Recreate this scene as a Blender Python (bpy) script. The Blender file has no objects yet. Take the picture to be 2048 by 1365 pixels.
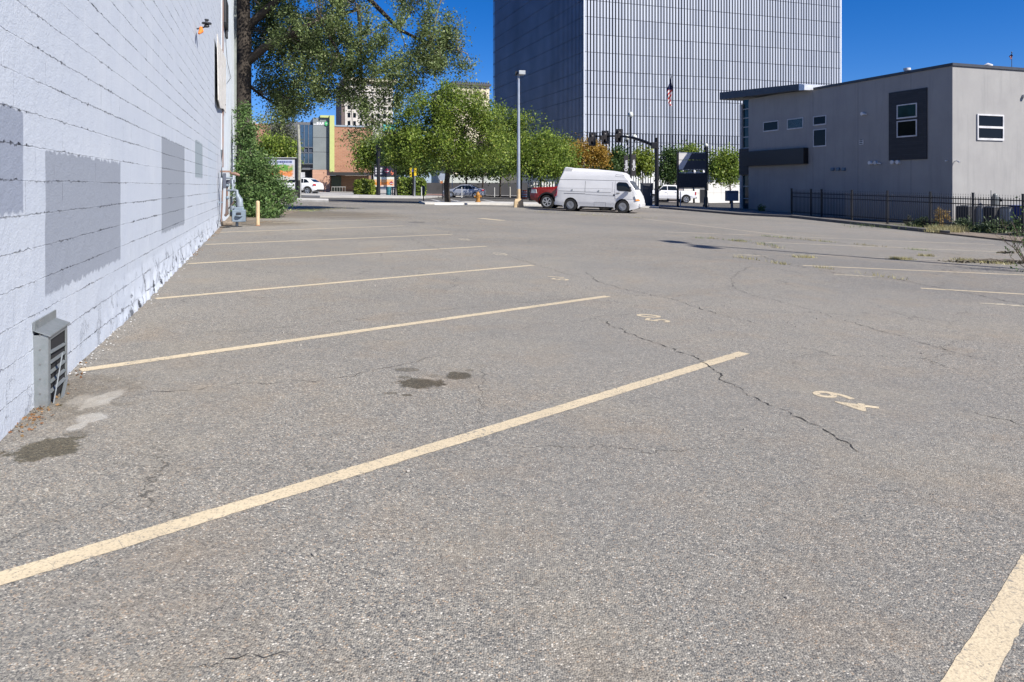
import bpy, bmesh, math, random
import numpy as np
from mathutils import Vector, Matrix
R = math.radians
rnd = random.Random(7)
nr = np.random.default_rng(11)
C = bpy.context.scene.collection
SC = bpy.context.scene

# ---------------------------------------------------------------- camera, sky, sun, exposure
F, HZ, CH = 1450.0, 372.0, 1.45          # focal length in pixels of the 2048 wide photo, horizon row, eye height
cam = bpy.data.objects.new('camera', bpy.data.cameras.new('camera'))
C.objects.link(cam); SC.camera = cam
cam.location = (0, 0, CH); cam.rotation_euler = (R(90), 0, 0)
cam.data.sensor_width = 36; cam.data.lens = F/2048*36
cam.data.shift_y = -(682.5-HZ)/2048
cam.data.clip_start = .05; cam.data.clip_end = 5000

SUN_AZ, SUN_EL = 126.5, 40.0
W = bpy.data.worlds.new('World'); SC.world = W; W.use_nodes = True
wn = W.node_tree.nodes; wl = W.node_tree.links
bg = wn['Background']; sky = wn.new('ShaderNodeTexSky'); sky.sky_type = 'NISHITA'
sky.sun_disc = False; sky.sun_elevation = R(SUN_EL); sky.sun_rotation = R(SUN_AZ)
sky.altitude = 1300; sky.air_density = .9; sky.dust_density = .9; sky.ozone_density = 4.5
hs = wn.new('ShaderNodeHueSaturation'); hs.inputs['Saturation'].default_value = 1.36
hs.inputs['Value'].default_value = 1.0
wl.new(sky.outputs[0], hs.inputs['Color']); mu = wn.new('ShaderNodeMix'); mu.data_type = 'RGBA'; mu.blend_type = 'MULTIPLY'; mu.inputs[0].default_value = 1
mu.inputs[7].default_value = (.92, .915, 1.2, 1); wl.new(hs.outputs[0], mu.inputs[6]); wl.new(mu.outputs[2], bg.inputs['Color'])
bg.inputs['Strength'].default_value = .07
sun = bpy.data.objects.new('sun', bpy.data.lights.new('sun', 'SUN')); C.objects.link(sun)
sun.data.energy = 5.0; sun.data.angle = R(.5); sun.data.color = (1, .95, .87)
az, el = R(SUN_AZ), R(SUN_EL)
sd = Vector((math.sin(az)*math.cos(el), math.cos(az)*math.cos(el), math.sin(el)))
sun.rotation_euler = sd.to_track_quat('Z', 'Y').to_euler()
SC.view_settings.view_transform = 'Standard'; SC.view_settings.look = 'None'
SC.view_settings.exposure = .66; SC.view_settings.gamma = 1

# ---------------------------------------------------------------- measuring helpers
def clamp(v, a, b): return max(a, min(b, v))
def g(x, y):                               # height of the gently sloping site
    return -.0241*clamp(x, -60, 60) + .0052*clamp(y, -30, 46) - .007*clamp(y-46, 0, 54)
def gp(px, py):                            # point of the ground seen at a pixel of the photo
    lo, hi = .5, 400.
    for _ in range(50):
        D = (lo+hi)/2
        if CH-(py-HZ)/F*D - g((px-1024)/F*D, D) > 0: lo = D
        else: hi = D
    x = (px-1024)/F*D
    return Vector((x, D, g(x, D)))
def at(px, py, D): return Vector(((px-1024)/F*D, D, CH+(HZ-py)/F*D))
def zz(py, D): return CH+(HZ-py)/F*D
def on(px, D):
    x = (px-1024)/F*D
    return Vector((x, D, g(x, D)))
def hit(px, P, d):                         # distance along the plan line P + t d at which column px meets it
    k = (px-1024)/F
    return (k*P[1]-P[0])/(d[0]-k*d[1])
GA = math.atan(494/1450)                   # the street grid's angle
U = Vector((math.cos(GA), math.sin(GA), 0)); T = Vector((-math.sin(GA), math.cos(GA), 0))

# ---------------------------------------------------------------- materials
MATS = {}
def nt(name):
    m = bpy.data.materials.new(name); m.use_nodes = True
    return m, m.node_tree.nodes, m.node_tree.links, m.node_tree.nodes['Principled BSDF']
def mat(name, col, rough=.6, metal=0, var=.12, scale=3., bump=0., bscale=60., spec=.5, coat=0, emit=None, dirt=None):
    if name in MATS: return MATS[name]
    m, n, l, b = nt(name)
    b.inputs['Roughness'].default_value = rough; b.inputs['Metallic'].default_value = metal
    b.inputs['Specular IOR Level'].default_value = spec
    b.inputs['Coat Weight'].default_value = coat; b.inputs['Coat Roughness'].default_value = .05
    tc = n.new('ShaderNodeTexCoord'); ns = n.new('ShaderNodeTexNoise')
    ns.inputs['Scale'].default_value = scale; ns.inputs['Detail'].default_value = 6; ns.inputs['Roughness'].default_value = .65
    l.new(tc.outputs['Object'], ns.inputs['Vector'])
    mx = n.new('ShaderNodeMix'); mx.data_type = 'RGBA'
    c2 = dirt if dirt else tuple(c*(1-2.2*var) for c in col)
    c1 = tuple(min(1, c*(1+.9*var)) for c in col)
    mx.inputs[6].default_value = (*c1, 1); mx.inputs[7].default_value = (*c2, 1)
    rp = n.new('ShaderNodeMapRange'); rp.inputs[1].default_value = .35; rp.inputs[2].default_value = .75
    l.new(ns.outputs['Fac'], rp.inputs[0]); l.new(rp.outputs[0], mx.inputs[0])
    l.new(mx.outputs[2], b.inputs['Base Color'])
    if bump:
        n2 = n.new('ShaderNodeTexNoise'); n2.inputs['Scale'].default_value = bscale; n2.inputs['Detail'].default_value = 4
        bp = n.new('ShaderNodeBump'); bp.inputs['Strength'].default_value = bump; bp.inputs['Distance'].default_value = .01
        l.new(tc.outputs['Object'], n2.inputs['Vector']); l.new(n2.outputs['Fac'], bp.inputs['Height']); l.new(bp.outputs[0], b.inputs['Normal'])
    if emit:
        b.inputs['Emission Color'].default_value = (*emit, 1); b.inputs['Emission Strength'].default_value = 1
    MATS[name] = m; return m

def leaf_mat(name, a, bcol, c=None, trans=.3):
    m, n, l, b = nt(name)
    gn = n.new('ShaderNodeNewGeometry'); rp = n.new('ShaderNodeValToRGB')
    rp.color_ramp.elements[0].color = (*a, 1); rp.color_ramp.elements[1].color = (*bcol, 1)
    if c:
        e = rp.color_ramp.elements.new(.93); e.color = (*bcol, 1)
        rp.color_ramp.elements[-1].color = (*c, 1)
    l.new(gn.outputs['Random Per Island'], rp.inputs[0])
    tc = n.new('ShaderNodeTexCoord'); ns = n.new('ShaderNodeTexNoise'); ns.inputs['Scale'].default_value = .9
    l.new(tc.outputs['Object'], ns.inputs['Vector'])
    hv = n.new('ShaderNodeHueSaturation'); mr = n.new('ShaderNodeMapRange')
    mr.inputs[1].default_value = .3; mr.inputs[2].default_value = .7; mr.inputs[3].default_value = .7; mr.inputs[4].default_value = 1.3
    l.new(ns.outputs['Fac'], mr.inputs[0]); l.new(mr.outputs[0], hv.inputs['Value']); l.new(rp.outputs[0], hv.inputs['Color'])
    l.new(hv.outputs[0], b.inputs['Base Color']); b.inputs['Roughness'].default_value = .5
    b.inputs['Specular IOR Level'].default_value = .35
    tr = n.new('ShaderNodeBsdfTranslucent'); l.new(hv.outputs[0], tr.inputs['Color'])
    ms = n.new('ShaderNodeMixShader'); ms.inputs[0].default_value = trans
    l.new(b.outputs[0], ms.inputs[1]); l.new(tr.outputs[0], ms.inputs[2]); l.new(ms.outputs[0], n['Material Output'].inputs[0])
    MATS[name] = m; return m

class G:                                    # tiny node-expression helper
    def __init__(s, name):
        s.m, s.n, s.l, s.b = nt(name); s.tc = s.n.new('ShaderNodeTexCoord')
        MATS[name] = s.m
    def put(s, sock, v):
        if isinstance(v, (int, float)): sock.default_value = v
        elif isinstance(v, tuple): sock.default_value = v if len(v) == len(sock.default_value) else (*v, 1)
        else: s.l.new(v, sock)
    def math(s, op, a, b=0., c=0., cl=False):
        k = s.n.new('ShaderNodeMath'); k.operation = op; k.use_clamp = cl
        for i, v in enumerate((a, b, c)): s.put(k.inputs[i], v)
        return k.outputs[0]
    def noise(s, vec, scale, det=3, rough=.55, dist=0., out='Fac'):
        k = s.n.new('ShaderNodeTexNoise'); k.inputs['Scale'].default_value = scale; k.inputs['Detail'].default_value = det
        k.inputs['Roughness'].default_value = rough; k.inputs['Distortion'].default_value = dist; s.l.new(vec, k.inputs['Vector'])
        return k.outputs[out]
    def mr(s, v, a, b, c=0., d=1., smooth=False):
        k = s.n.new('ShaderNodeMapRange'); k.interpolation_type = 'SMOOTHSTEP' if smooth else 'LINEAR'
        for i, x in enumerate((v, a, b, c, d)): s.put(k.inputs[i], x)
        return k.outputs[0]
    def mix(s, f, a, b, mode='MIX'):
        k = s.n.new('ShaderNodeMix'); k.data_type = 'RGBA'; k.blend_type = mode
        s.put(k.inputs[0], f); s.put(k.inputs[6], a); s.put(k.inputs[7], b)
        return k.outputs[2]
    def isl(s):
        k = s.n.new('ShaderNodeNewGeometry'); return k.outputs['Random Per Island']
    def ramp(s, v, stops, const=False):
        k = s.n.new('ShaderNodeValToRGB'); r = k.color_ramp
        if const: r.interpolation = 'CONSTANT'
        while len(r.elements) < len(stops): r.elements.new(.5)
        for e, (p, c) in zip(r.elements, stops): e.position = p; e.color = (*c, 1)
        s.l.new(v, k.inputs[0]); return k.outputs[0]
    def sep(s, v):
        k = s.n.new('ShaderNodeSeparateXYZ'); s.l.new(v, k.inputs[0]); return k.outputs
    def bump(s, h, st, dist=.01, nrm=None):
        k = s.n.new('ShaderNodeBump'); k.inputs['Strength'].default_value = st; k.inputs['Distance'].default_value = dist
        s.l.new(h, k.inputs['Height'])
        if nrm is not None: s.l.new(nrm, k.inputs['Normal'])
        return k.outputs[0]
    def vor(s, vec, scale, feat='F1', out='Color', rnd_=1.):
        k = s.n.new('ShaderNodeTexVoronoi'); k.feature = feat; k.inputs['Scale'].default_value = scale
        k.inputs['Randomness'].default_value = rnd_; s.l.new(vec, k.inputs['Vector']); return k.outputs[out]

# ---------------------------------------------------------------- objects, tags
def tag(o, label=None, cat=None, group=None, kind=None):
    if label: o['label'] = label
    if cat: o['category'] = cat
    if group: o['group'] = group
    if kind: o['kind'] = kind
    return o
def thing(name, label, cat, loc=(0, 0, 0), rz=0, group=None, tilt=False):
    o = bpy.data.objects.new(name, None); C.objects.link(o); o.empty_display_size = .2
    m = Matrix.Rotation(rz, 4, 'Z')
    if tilt:
        x, y = loc[0], loc[1]; e = .5
        n = Vector((-(g(x+e, y)-g(x-e, y)), -(g(x, y+e)-g(x, y-e)), 2*e)).normalized()
        m = Vector((0, 0, 1)).rotation_difference(n).to_matrix().to_4x4() @ m
    o.location = loc; o.rotation_euler = m.to_euler()
    return tag(o, label, cat, group)
def link(name, me, m, parent=None, smooth=None, **kw):
    o = bpy.data.objects.new(name, me); C.objects.link(o)
    if m is not None:
        me.materials.clear(); me.materials.append(m)
    if parent is not None: o.parent = parent
    if smooth is not None:
        me.polygons.foreach_set('use_smooth', [True]*len(me.polygons)); me.set_sharp_from_angle(angle=R(smooth))
    if kw: tag(o, **kw)
    return o

class MB:
    def __init__(s): s.bm = bmesh.new()
    def box(s, c, d, rz=0, rx=0, ry=0):
        m = Matrix.Translation(c) @ Matrix.Rotation(rz, 4, 'Z') @ Matrix.Rotation(ry, 4, 'Y') @ Matrix.Rotation(rx, 4, 'X') @ Matrix.Diagonal((*d, 1))
        bmesh.ops.create_cube(s.bm, size=1, matrix=m); return s
    def bb(s, x0, x1, y0, y1, z0, z1):
        return s.box(((x0+x1)/2, (y0+y1)/2, (z0+z1)/2), (abs(x1-x0), abs(y1-y0), abs(z1-z0)))
    def tube(s, pts, rad, n=8, cap=True):
        pts = [Vector(p) for p in pts]
        if not hasattr(rad, '__len__'): rad = [rad]*len(pts)
        rings = []
        for i, p in enumerate(pts):
            d = (pts[min(i+1, len(pts)-1)]-pts[max(i-1, 0)]).normalized()
            a = d.cross(Vector((0, 0, 1)))
            if a.length < .05: a = d.cross(Vector((0, 1, 0)))
            a.normalize(); b = d.cross(a)
            rings.append([s.bm.verts.new(p+(a*math.cos(2*math.pi*k/n)+b*math.sin(2*math.pi*k/n))*rad[i]) for k in range(n)])
        for r0, r1 in zip(rings, rings[1:]):
            for k in range(n): s.bm.faces.new((r0[k], r0[(k+1) % n], r1[(k+1) % n], r1[k]))
        if cap and n > 2: s.bm.faces.new(rings[0][::-1]); s.bm.faces.new(rings[-1])
        return s
    def cyl(s, p0, p1, r0, r1=None, n=12): return s.tube([p0, p1], [r0, r1 if r1 is not None else r0], n)
    def lathe(s, prof, c=(0, 0, 0), n=16, axis='Z', close=False):
        c = Vector(c); rings = []
        for r, h in prof:
            ring = []
            for k in range(n):
                a = 2*math.pi*k/n; u, v = r*math.cos(a), r*math.sin(a)
                ring.append(s.bm.verts.new(c+(Vector((u, v, h)) if axis == 'Z' else Vector((u, h, v)))))
            rings.append(ring)
        pr = list(zip(rings, rings[1:])) + ([(rings[-1], rings[0])] if close else [])
        for r0, r1 in pr:
            for k in range(n): s.bm.faces.new((r0[k], r0[(k+1) % n], r1[(k+1) % n], r1[k]))
        if not close:
            for r in (rings[0], rings[-1]):
                try: s.bm.faces.new(r)
                except ValueError: pass
        return s
    def sph(s, c, r, seg=14):
        if not hasattr(r, '__len__'): r = (r, r, r)
        bmesh.ops.create_uvsphere(s.bm, u_segments=seg, v_segments=max(6, seg//2+2), radius=1, matrix=Matrix.Translation(c) @ Matrix.Diagonal((*r, 1))); return s
    def poly(s, pts, off=None):
        vs = [s.bm.verts.new(p) for p in pts]; f = s.bm.faces.new(vs)
        if off is not None:
            r = bmesh.ops.extrude_face_region(s.bm, geom=[f])
            bmesh.ops.translate(s.bm, verts=[v for v in r['geom'] if isinstance(v, bmesh.types.BMVert)], vec=Vector(off))
        return s
    def each(s, name, m, parent=None, **kw):
        """every loose piece becomes an object of its own"""
        s.bm.verts.index_update(); seen = {}; n = 0
        for v in s.bm.verts:
            if v.index in seen: continue
            st = [v]; seen[v.index] = n
            while st:
                a = st.pop()
                for e in a.link_edges:
                    b = e.other_vert(a)
                    if b.index not in seen: seen[b.index] = n; st.append(b)
            n += 1
        V = [v.co.copy() for v in s.bm.verts]; Fs = [[v.index for v in f.verts] for f in s.bm.faces]; s.bm.free(); first = None
        for i in range(n):
            q = MB(); mp = {k: q.bm.verts.new(V[k]) for k in range(len(V)) if seen[k] == i}
            for f in Fs:
                if seen[f[0]] == i: q.bm.faces.new([mp[k] for k in f])
            o = q.build(name, m, parent, **kw); first = first or o
        return first
    def build(s, name, m, parent=None, smooth=None, bevel=0, seg=2, **kw):
        bmesh.ops.recalc_face_normals(s.bm, faces=s.bm.faces)
        me = bpy.data.meshes.new(name); s.bm.to_mesh(me); s.bm.free()
        o = link(name, me, m, parent, smooth, **kw)
        if bevel:
            bv = o.modifiers.new('bevel', 'BEVEL'); bv.width = bevel; bv.segments = seg; bv.limit_method = 'ANGLE'; bv.angle_limit = R(40)
        return o

def sheet(name, poly, dz, m, kind='structure', skirt=0, step=None, **kw):
    """a ground sheet that follows the slope; skirt = depth of its kerb face"""
    bm = bmesh.new(); vs = [bm.verts.new((p[0], p[1], 0)) for p in poly]; bm.faces.new(vs)
    bmesh.ops.triangulate(bm, faces=bm.faces)
    cuts = [((0, y, 0), (0, 1, 0)) for y in (-30, 46, 100)]+[((x, 0, 0), (1, 0, 0)) for x in (-60, 60)]
    for co, no in cuts:
        bmesh.ops.bisect_plane(bm, geom=bm.verts[:]+bm.edges[:]+bm.faces[:], plane_co=co, plane_no=no)
    for v in bm.verts: v.co.z = g(v.co.x, v.co.y)+dz
    bmesh.ops.recalc_face_normals(bm, faces=bm.faces)
    if sum(f.normal.z for f in bm.faces) < 0: bmesh.ops.reverse_faces(bm, faces=bm.faces)
    if skirt:
        ed = [e for e in bm.edges if e.is_boundary]
        r = bmesh.ops.extrude_edge_only(bm, edges=ed)
        bmesh.ops.translate(bm, verts=[v for v in r['geom'] if isinstance(v, bmesh.types.BMVert)], vec=(0, 0, -skirt))
    me = bpy.data.meshes.new(name); bm.to_mesh(me); bm.free()
    return link(name, me, m, kind=kind, **kw)
def pxy(pts): return [gp(*p).to_2d() for p in pts]
# ---------------------------------------------------------------- the ground
def asphalt(name, tone, stains=(), stone=1., brown=.5, contrast=1.):
    q = G(name); o = q.tc.outputs['Object']
    # crushed stone set in the binder: two sizes
    cell = q.vor(o, 135); cs = q.sep(cell)
    st = q.ramp(cs[0], [(0, (.045, .05, .06)), (.2, (.10, .105, .115)), (.38, (.19, .185, .175)), (.62, (.25, .24, .225)), (.8, (.36, .345, .32)), (.93, (.33, .24, .17)), (.97, (.6, .58, .55))])
    cell2 = q.vor(o, 300); st2 = q.ramp(q.sep(cell2)[1], [(0, (.04, .04, .045)), (.35, (.16, .155, .15)), (.75, (.28, .27, .25)), (1, (.45, .43, .4))])
    d = q.vor(o, 135, out='Distance')
    c = q.mix(q.mr(d, .45, .7), st, st2)
    c = q.mix(.08, c, (.21, .205, .195))
    big = q.noise(o, .22, 5, .6); mid = q.noise(o, 1.3, 5, .65); fine = q.noise(o, 9, 4)
    c = q.mix(q.mr(mid, .5, .68, 0, .58*brown), c, (.27, .20, .13), 'MIX')
    c = q.mix(q.mr(big, .42, .62, 0, .42), c, (.145, .15, .16))
    far_ = q.noise(o, .6, 6, .7); c = q.mix(q.mr(far_, .5, .66, 0, .3), c, (.30, .27, .22))
    c = q.mix(q.mr(fine, .35, .75, 0, .25), c, (.11, .11, .11))
    grit = q.noise(o, 38, 3, .8); c = q.mix(q.mr(grit, .40, .60, 0, 1), q.mix(1., c, (.85, .85, .85), 'MULTIPLY'), q.mix(1., c, (1.13, 1.13, 1.11), 'MULTIPLY'))
    wv = q.n.new('ShaderNodeVectorMath'); wv.operation = 'ADD'; q.l.new(o, wv.inputs[0])
    wn2 = q.n.new('ShaderNodeVectorMath'); wn2.operation = 'SCALE'; wn2.inputs[3].default_value = .5; q.l.new(q.noise(o, 2.2, 5, .65, out='Color'), wn2.inputs[0]); q.l.new(wn2.outputs[0], wv.inputs[1])
    hair = q.math('MULTIPLY', q.mr(q.vor(wv.outputs[0], .42, 'DISTANCE_TO_EDGE', 'Distance'), .0006, .0028, 1, 0), q.mr(q.noise(o, .35, 3), .46, .56))
    c = q.mix(q.math('MULTIPLY', hair, .75), c, (.03, .03, .03))
    trk = q.noise(o, .12, 2); c = q.mix(q.mr(trk, .42, .6, 0, .22), c, (.30, .29, .27))
    val = q.n.new('ShaderNodeHueSaturation'); val.inputs['Value'].default_value = tone; val.inputs['Saturation'].default_value = .95
    q.l.new(c, val.inputs['Color']); c = q.mix(1., val.outputs[0], (1.03, 1., .94), 'MULTIPLY')
    xyz = q.sep(o); rough = .85
    wob = q.noise(o, 7, 4, .7)
    for (px, py, hw, hh, col, amt, soft) in stains:
        p = gp(px, py); ax = hw/F*p.y; ay = abs(gp(px, py-hh).y-gp(px, py+hh).y)/2
        k = q.n.new('ShaderNodeCombineXYZ')
        q.l.new(q.math('MULTIPLY', q.math('SUBTRACT', xyz[0], p.x), 1/ax), k.inputs[0])
        q.l.new(q.math('MULTIPLY', q.math('SUBTRACT', xyz[1], p.y), 1/ay), k.inputs[1])
        ln = q.n.new('ShaderNodeVectorMath'); ln.operation = 'LENGTH'; q.l.new(k.outputs[0], ln.inputs[0])
        r = q.math('ADD', ln.outputs['Value'], q.mr(wob, .3, .7, -.45, .45))
        f = q.mr(r, 1-soft/2, 1+soft/2, amt, 0, True)
        c = q.mix(f, c, col, 'MULTIPLY' if max(col) <= .5 or min(col) < .5 else 'MIX')
    q.l.new(c, q.b.inputs['Base Color']); q.b.inputs['Roughness'].default_value = .9
    q.b.inputs['Specular IOR Level'].default_value = .25
    h = q.math('ADD', q.math('MULTIPLY', d, -1.), q.math('MULTIPLY', mid, .6))
    q.l.new(q.bump(h, .7, .005), q.b.inputs['Normal'])
    return q.m
OIL = (.33, .31, .26); WET = (.38, .36, .29); PALE = (.42, .41, .38)
DIRT = (.62, .55, .45)
stains = [(835, 768, 45, 10, OIL, .95, .35), (918, 753, 26, 7, OIL, .9, .4), (812, 740, 22, 3.5, OIL, .6, .5), (808, 755, 14, 3, OIL, .6, .5),
          (815, 791, 13, 2.6, OIL, .8, .5), (782, 787, 15, 3, OIL, .55, .5), (870, 752, 16, 2.5, OIL, .35, .6), (938, 741, 10, 2.5, OIL, .5, .6),
          (92, 897, 56, 22, WET, .9, .3), (150, 868, 24, 6, OIL, .5, .5), (205, 798, 24, 17, (.6, .59, .56), .42, .5), (160, 800, 22, 12, (.6, .59, .56), .3, .6), (185, 835, 26, 9, (.6, .59, .56), .36, .5), (152, 855, 12, 8, (.6, .59, .56), .34, .5),
          (60, 800, 160, 60, DIRT, .5, .9), (500, 446, 100, 6, DIRT, .8, .8), (600, 428, 190, 7, DIRT, .7, .8)]
LOT = asphalt('lot_asphalt', 1.0, stains)
STREET = asphalt('street_asphalt', .48, brown=.1)
GROUND = mat('plaza_concrete', (.36, .35, .33), .9, var=.12, scale=.7, bump=.3, bscale=20)
CONC = mat('kerb_concrete', (.52, .5, .46), .9, var=.13, scale=2.5, bump=.4, bscale=40)
BRICKPAVE = mat('brick_paving', (.34, .2, .16), .9, var=.15, scale=3)
DIRTM = mat('bare_dirt', (.2, .16, .12), .95, var=.25, scale=4, bump=.8, bscale=30)

big = [(-900, -60), (900, -60), (900, 2500), (-900, 2500)]
sheet('road', big, -.03, STREET)
lot = [Vector((-9, -30)), Vector((60, -30))]
lot = [(-30, -25), (45, -25)]+[tuple(p) for p in pxy([(2300, 560), (2048, 487), (1830, 463), (1583, 436), (1480, 431), (1330, 418.5), (1300, 416.5), (1000, 410.8), (850, 409.6), (835, 408), (700, 405.2), (657, 405), (594, 403), (480, 402)])]+[(-30, 40)]
sheet('ground', lot, 0, LOT)
# pavements: raised by a real kerb
sheet('sidewalk', pxy([(594, 399.5), (657, 401), (657, 404.8), (594, 402.8)]), .1, CONC, skirt=.3)
sheet('sidewalk', pxy([(838, 405.4), (1000, 406.5), (1300, 411.5), (1318, 412.4), (1318, 417.2), (1300, 416.1), (1000, 410.4), (850, 409.2)]), .1, CONC, skirt=.3)
sheet('sidewalk', pxy([(1318.5, 412.6), (1345, 414), (1480, 420), (1500, 421.5), (1583, 430), (1583, 435.6), (1480, 430.6), (1330, 418.1), (1318.5, 417.3)]), .1, mat('shade_toned_pavement', (.13, .125, .12), .9, var=.2, scale=3), skirt=.3)  # pavement coloured dark for the stucco building's shadow
far = pxy([(300, 388), (560, 392.3), (640, 394.8), (760, 396.2), (850, 396.8), (880, 394.4), (958, 392.6), (985, 392), (1130, 394), (1200, 397), (1290, 401), (1360, 404.3), (1480, 407), (1700, 414)])
back = [(150, 140), (150, 420), (-220, 420), (-220, 100)]
sheet('plaza_pavement', [tuple(p) for p in far]+back, .12, GROUND, skirt=.3)
sheet('kerb_edge', pxy([(300, 387.6), (560, 391.6), (640, 394), (760, 395.3), (846, 395.9), (846, 394.4), (760, 393.8), (640, 392.5), (560, 390.1), (300, 386.1)]), .126, CONC)
sheet('brick_paving', pxy([(846, 393.6), (914, 393.6), (914, 390.4), (850, 390.2)]), .13, BRICKPAVE)
# dirt strip along the fence and by the wall
dirt = pxy([(1583, 429.5), (1830, 457), (2048, 478), (2300, 510), (2300, 559), (2048, 486.6), (1830, 462.6), (1583, 435.6)])
sheet('dirt_ground', dirt, .05, DIRTM, skirt=.15)
sheet('fence_kerb', pxy([(1583, 434.6), (1830, 461.2), (1900, 468.3), (1900, 469.8), (1830, 462.9), (1583, 436.1)]), .12, MATS['shade_toned_pavement'], skirt=.2)  # kerb takes the same dark tone, shade put into its colour
sheet('dirt_ground', pxy([(437, 470), (450, 452), (600, 424), (480, 415), (440, 440), (425, 466)]), .006, DIRTM)

# painted stall lines
def paint(name, tone, wear):
    q = G(name); o = q.tc.outputs['Object']
    cr = q.vor(o, 14, 'DISTANCE_TO_EDGE', 'Distance'); w = q.math('ADD', q.noise(o, 34, 5, .75), q.math('MULTIPLY', q.math('SUBTRACT', q.noise(o, 1.6, 3), .5), .22)); w2 = q.noise(o, 3, 3)
    c = q.mix(q.mr(w2, .3, .7, 0, 1), tone, tuple(t*.86 for t in tone))
    crk = q.math('MULTIPLY', q.mr(cr, .0, .016, 1, 0), q.mr(q.noise(o, 5, 3), .42, .6))
    sc = q.mr(w, wear, wear+.06)
    f = q.math('MAXIMUM', crk, sc)
    c = q.mix(f, c, (.2, .19, .17)); sp = q.sep(q.vor(o, 135)); c = q.mix(q.mr(sp[0], .78, .9, 0, .45), c, (.3, .25, .18)); c = q.mix(q.mr(sp[1], .0, .12, .5, 0), c, (.16, .15, .14)); q.l.new(c, q.b.inputs['Base Color'])
    q.b.inputs['Roughness'].default_value = .75; q.b.inputs['Specular IOR Level'].default_value = .2
    q.l.new(q.bump(q.vor(o, 105, out='Distance'), .3, .004), q.b.inputs['Normal'])
    return q.m
CREAM = paint('cream_road_paint', (.56, .47, .33), .575)
WORN = paint('worn_road_paint', (.52, .46, .35), .54)
WORN2 = paint('faded_road_paint', (.42, .37, .29), .5)
WHITEP = paint('white_road_paint', (.6, .6, .58), .58)
def stripe(a, b, w=.105, m=None, ext=0, name='parking_line', dz=.002):
    a, b = gp(*a).to_2d(), gp(*b).to_2d(); d = (b-a).normalized(); n = Vector((-d.y, d.x))*w/2
    a = a-d*ext; L = (b-a).length; m_ = max(2, int(L/.035)) if L < 12 else int(L/.1)
    lo = [a+d*L*i/m_-n*(1+rnd.gauss(0, .035)+.03*math.sin(i*.23)) for i in range(m_+1)]; hi = [a+d*L*i/m_+n*(1+rnd.gauss(0, .035)+.03*math.sin(i*.19+2)) for i in range(m_+1)]
    bm = bmesh.new(); pr = None
    for p_, q_ in zip(lo, hi):
        v = [bm.verts.new((c.x, c.y, g(c.x, c.y)+dz)) for c in (p_, q_)]
        if pr: bm.faces.new((pr[0], v[0], v[1], pr[1]))
        pr = v
    me = bpy.data.meshes.new(name); bm.to_mesh(me); bm.free(); return link(name, me, m or CREAM, kind='structure')
stripe((0, 1159), (1488, 706), ext=.8)
stripe((161, 741), (1215, 593)); stripe((311, 598), (1066, 531)); stripe((376, 528), (973, 493))
stripe((411, 489.5), (905, 469), m=CREAM); stripe((432, 465.5), (808, 452)); stripe((546, 446), (788, 439), m=WORN, w=.1)
stripe((640, 434.5), (830, 430), m=WORN2, w=.1)
stripe((1934, 1365), (2140, 1012), ext=1.2)
for a, b, m in [((1287, 438), (1573, 472), WORN), ((1332, 464), (1990, 490), WORN), ((1528, 485), (2070, 507), WORN), ((1550, 508.5), (2075, 527.5), WORN2),
             ((1606, 531.5), (2100, 553), CREAM), ((1842, 577), (2150, 595), CREAM), ((1250, 463), (1500, 470), WORN2), ((1420, 449), (1780, 462), WORN2), ((1470, 441), (1640, 448), WORN2)]:
    stripe(a, b, m=m, w=.1)
stripe((960, 437), (1006, 441.5), m=CREAM, w=.35)
for a, b in [((864, 399), (890, 404.5)), ((899, 399), (938, 406)), ((966, 399.5), (1024, 409))]:
    stripe(a, b, w=.25, m=WHITEP, name='crosswalk_line', dz=-.02)

# stencilled bay numbers, read from the aisle: tops towards the block wall
def text_mesh(txt, size, bold=.0, ext=0., font_sp=1.):
    cu = bpy.data.curves.new('t', 'FONT'); cu.body = txt; cu.size = size; cu.offset = bold; cu.extrude = ext
    cu.space_character = font_sp; cu.align_x = 'CENTER'; cu.align_y = 'CENTER'; cu.resolution_u = 6
    ob = bpy.data.objects.new('t', cu); C.objects.link(ob)
    dg = bpy.context.evaluated_depsgraph_get(); me = bpy.data.meshes.new_from_object(ob.evaluated_get(dg))
    bpy.data.objects.remove(ob); return me
WALLN = Vector((.9486, .3166)); WALLD = Vector((-.3166, .9486))
def bay_number(txt, px, py, m, s=.37):
    p = gp(px, py); bm = bmesh.new(); up = Vector((-.92, .39)); rt = Vector((.39, .92))
    for ch, sg in zip(txt, (-.5, .5)):
        d_ = text_mesh(ch, s, .006, 0); d_.transform(Matrix.Translation((0, 0, sg))); bm.from_mesh(d_); bpy.data.meshes.remove(d_)
    me = bpy.data.meshes.new('bay_number'); bm.to_mesh(me); bm.free()
    for v in me.vertices:
        q = p.to_2d()+Vector((-.05, .25))*v.co.z+rt*v.co.x+up*v.co.y; v.co = (q.x, q.y, g(q.x, q.y)+.002)
    me.update()
    return link('bay_number', me, m, kind='structure')
for t, x, y, m in [('49', 1695, 803, CREAM), ('50', 1309, 637, CREAM), ('51', 1118, 557, CREAM), ('52', 1002, 508.5, WORN), ('53', 930, 479.5, WORN), ('54', 871, 460.5, WORN2)]:
    bay_number(t, x, y, m)
for x, y in [(1508, 511.5), (1712, 552), (2020, 611)]:
    p = gp(x, y)
    for k, (dx, dy) in enumerate([(-.17, .10), (-.02, .02), (.14, -.05)]):
        c = p.to_2d()+Vector((dx, dy)); d = Vector((.96, -.1)).normalized(); n = Vector((-d.y, d.x))*.03
        sheet('bay_number', [c-d*.15-n, c+d*.15-n, c+d*.15+n, c-d*.15+n], .002, WORN)

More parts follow.
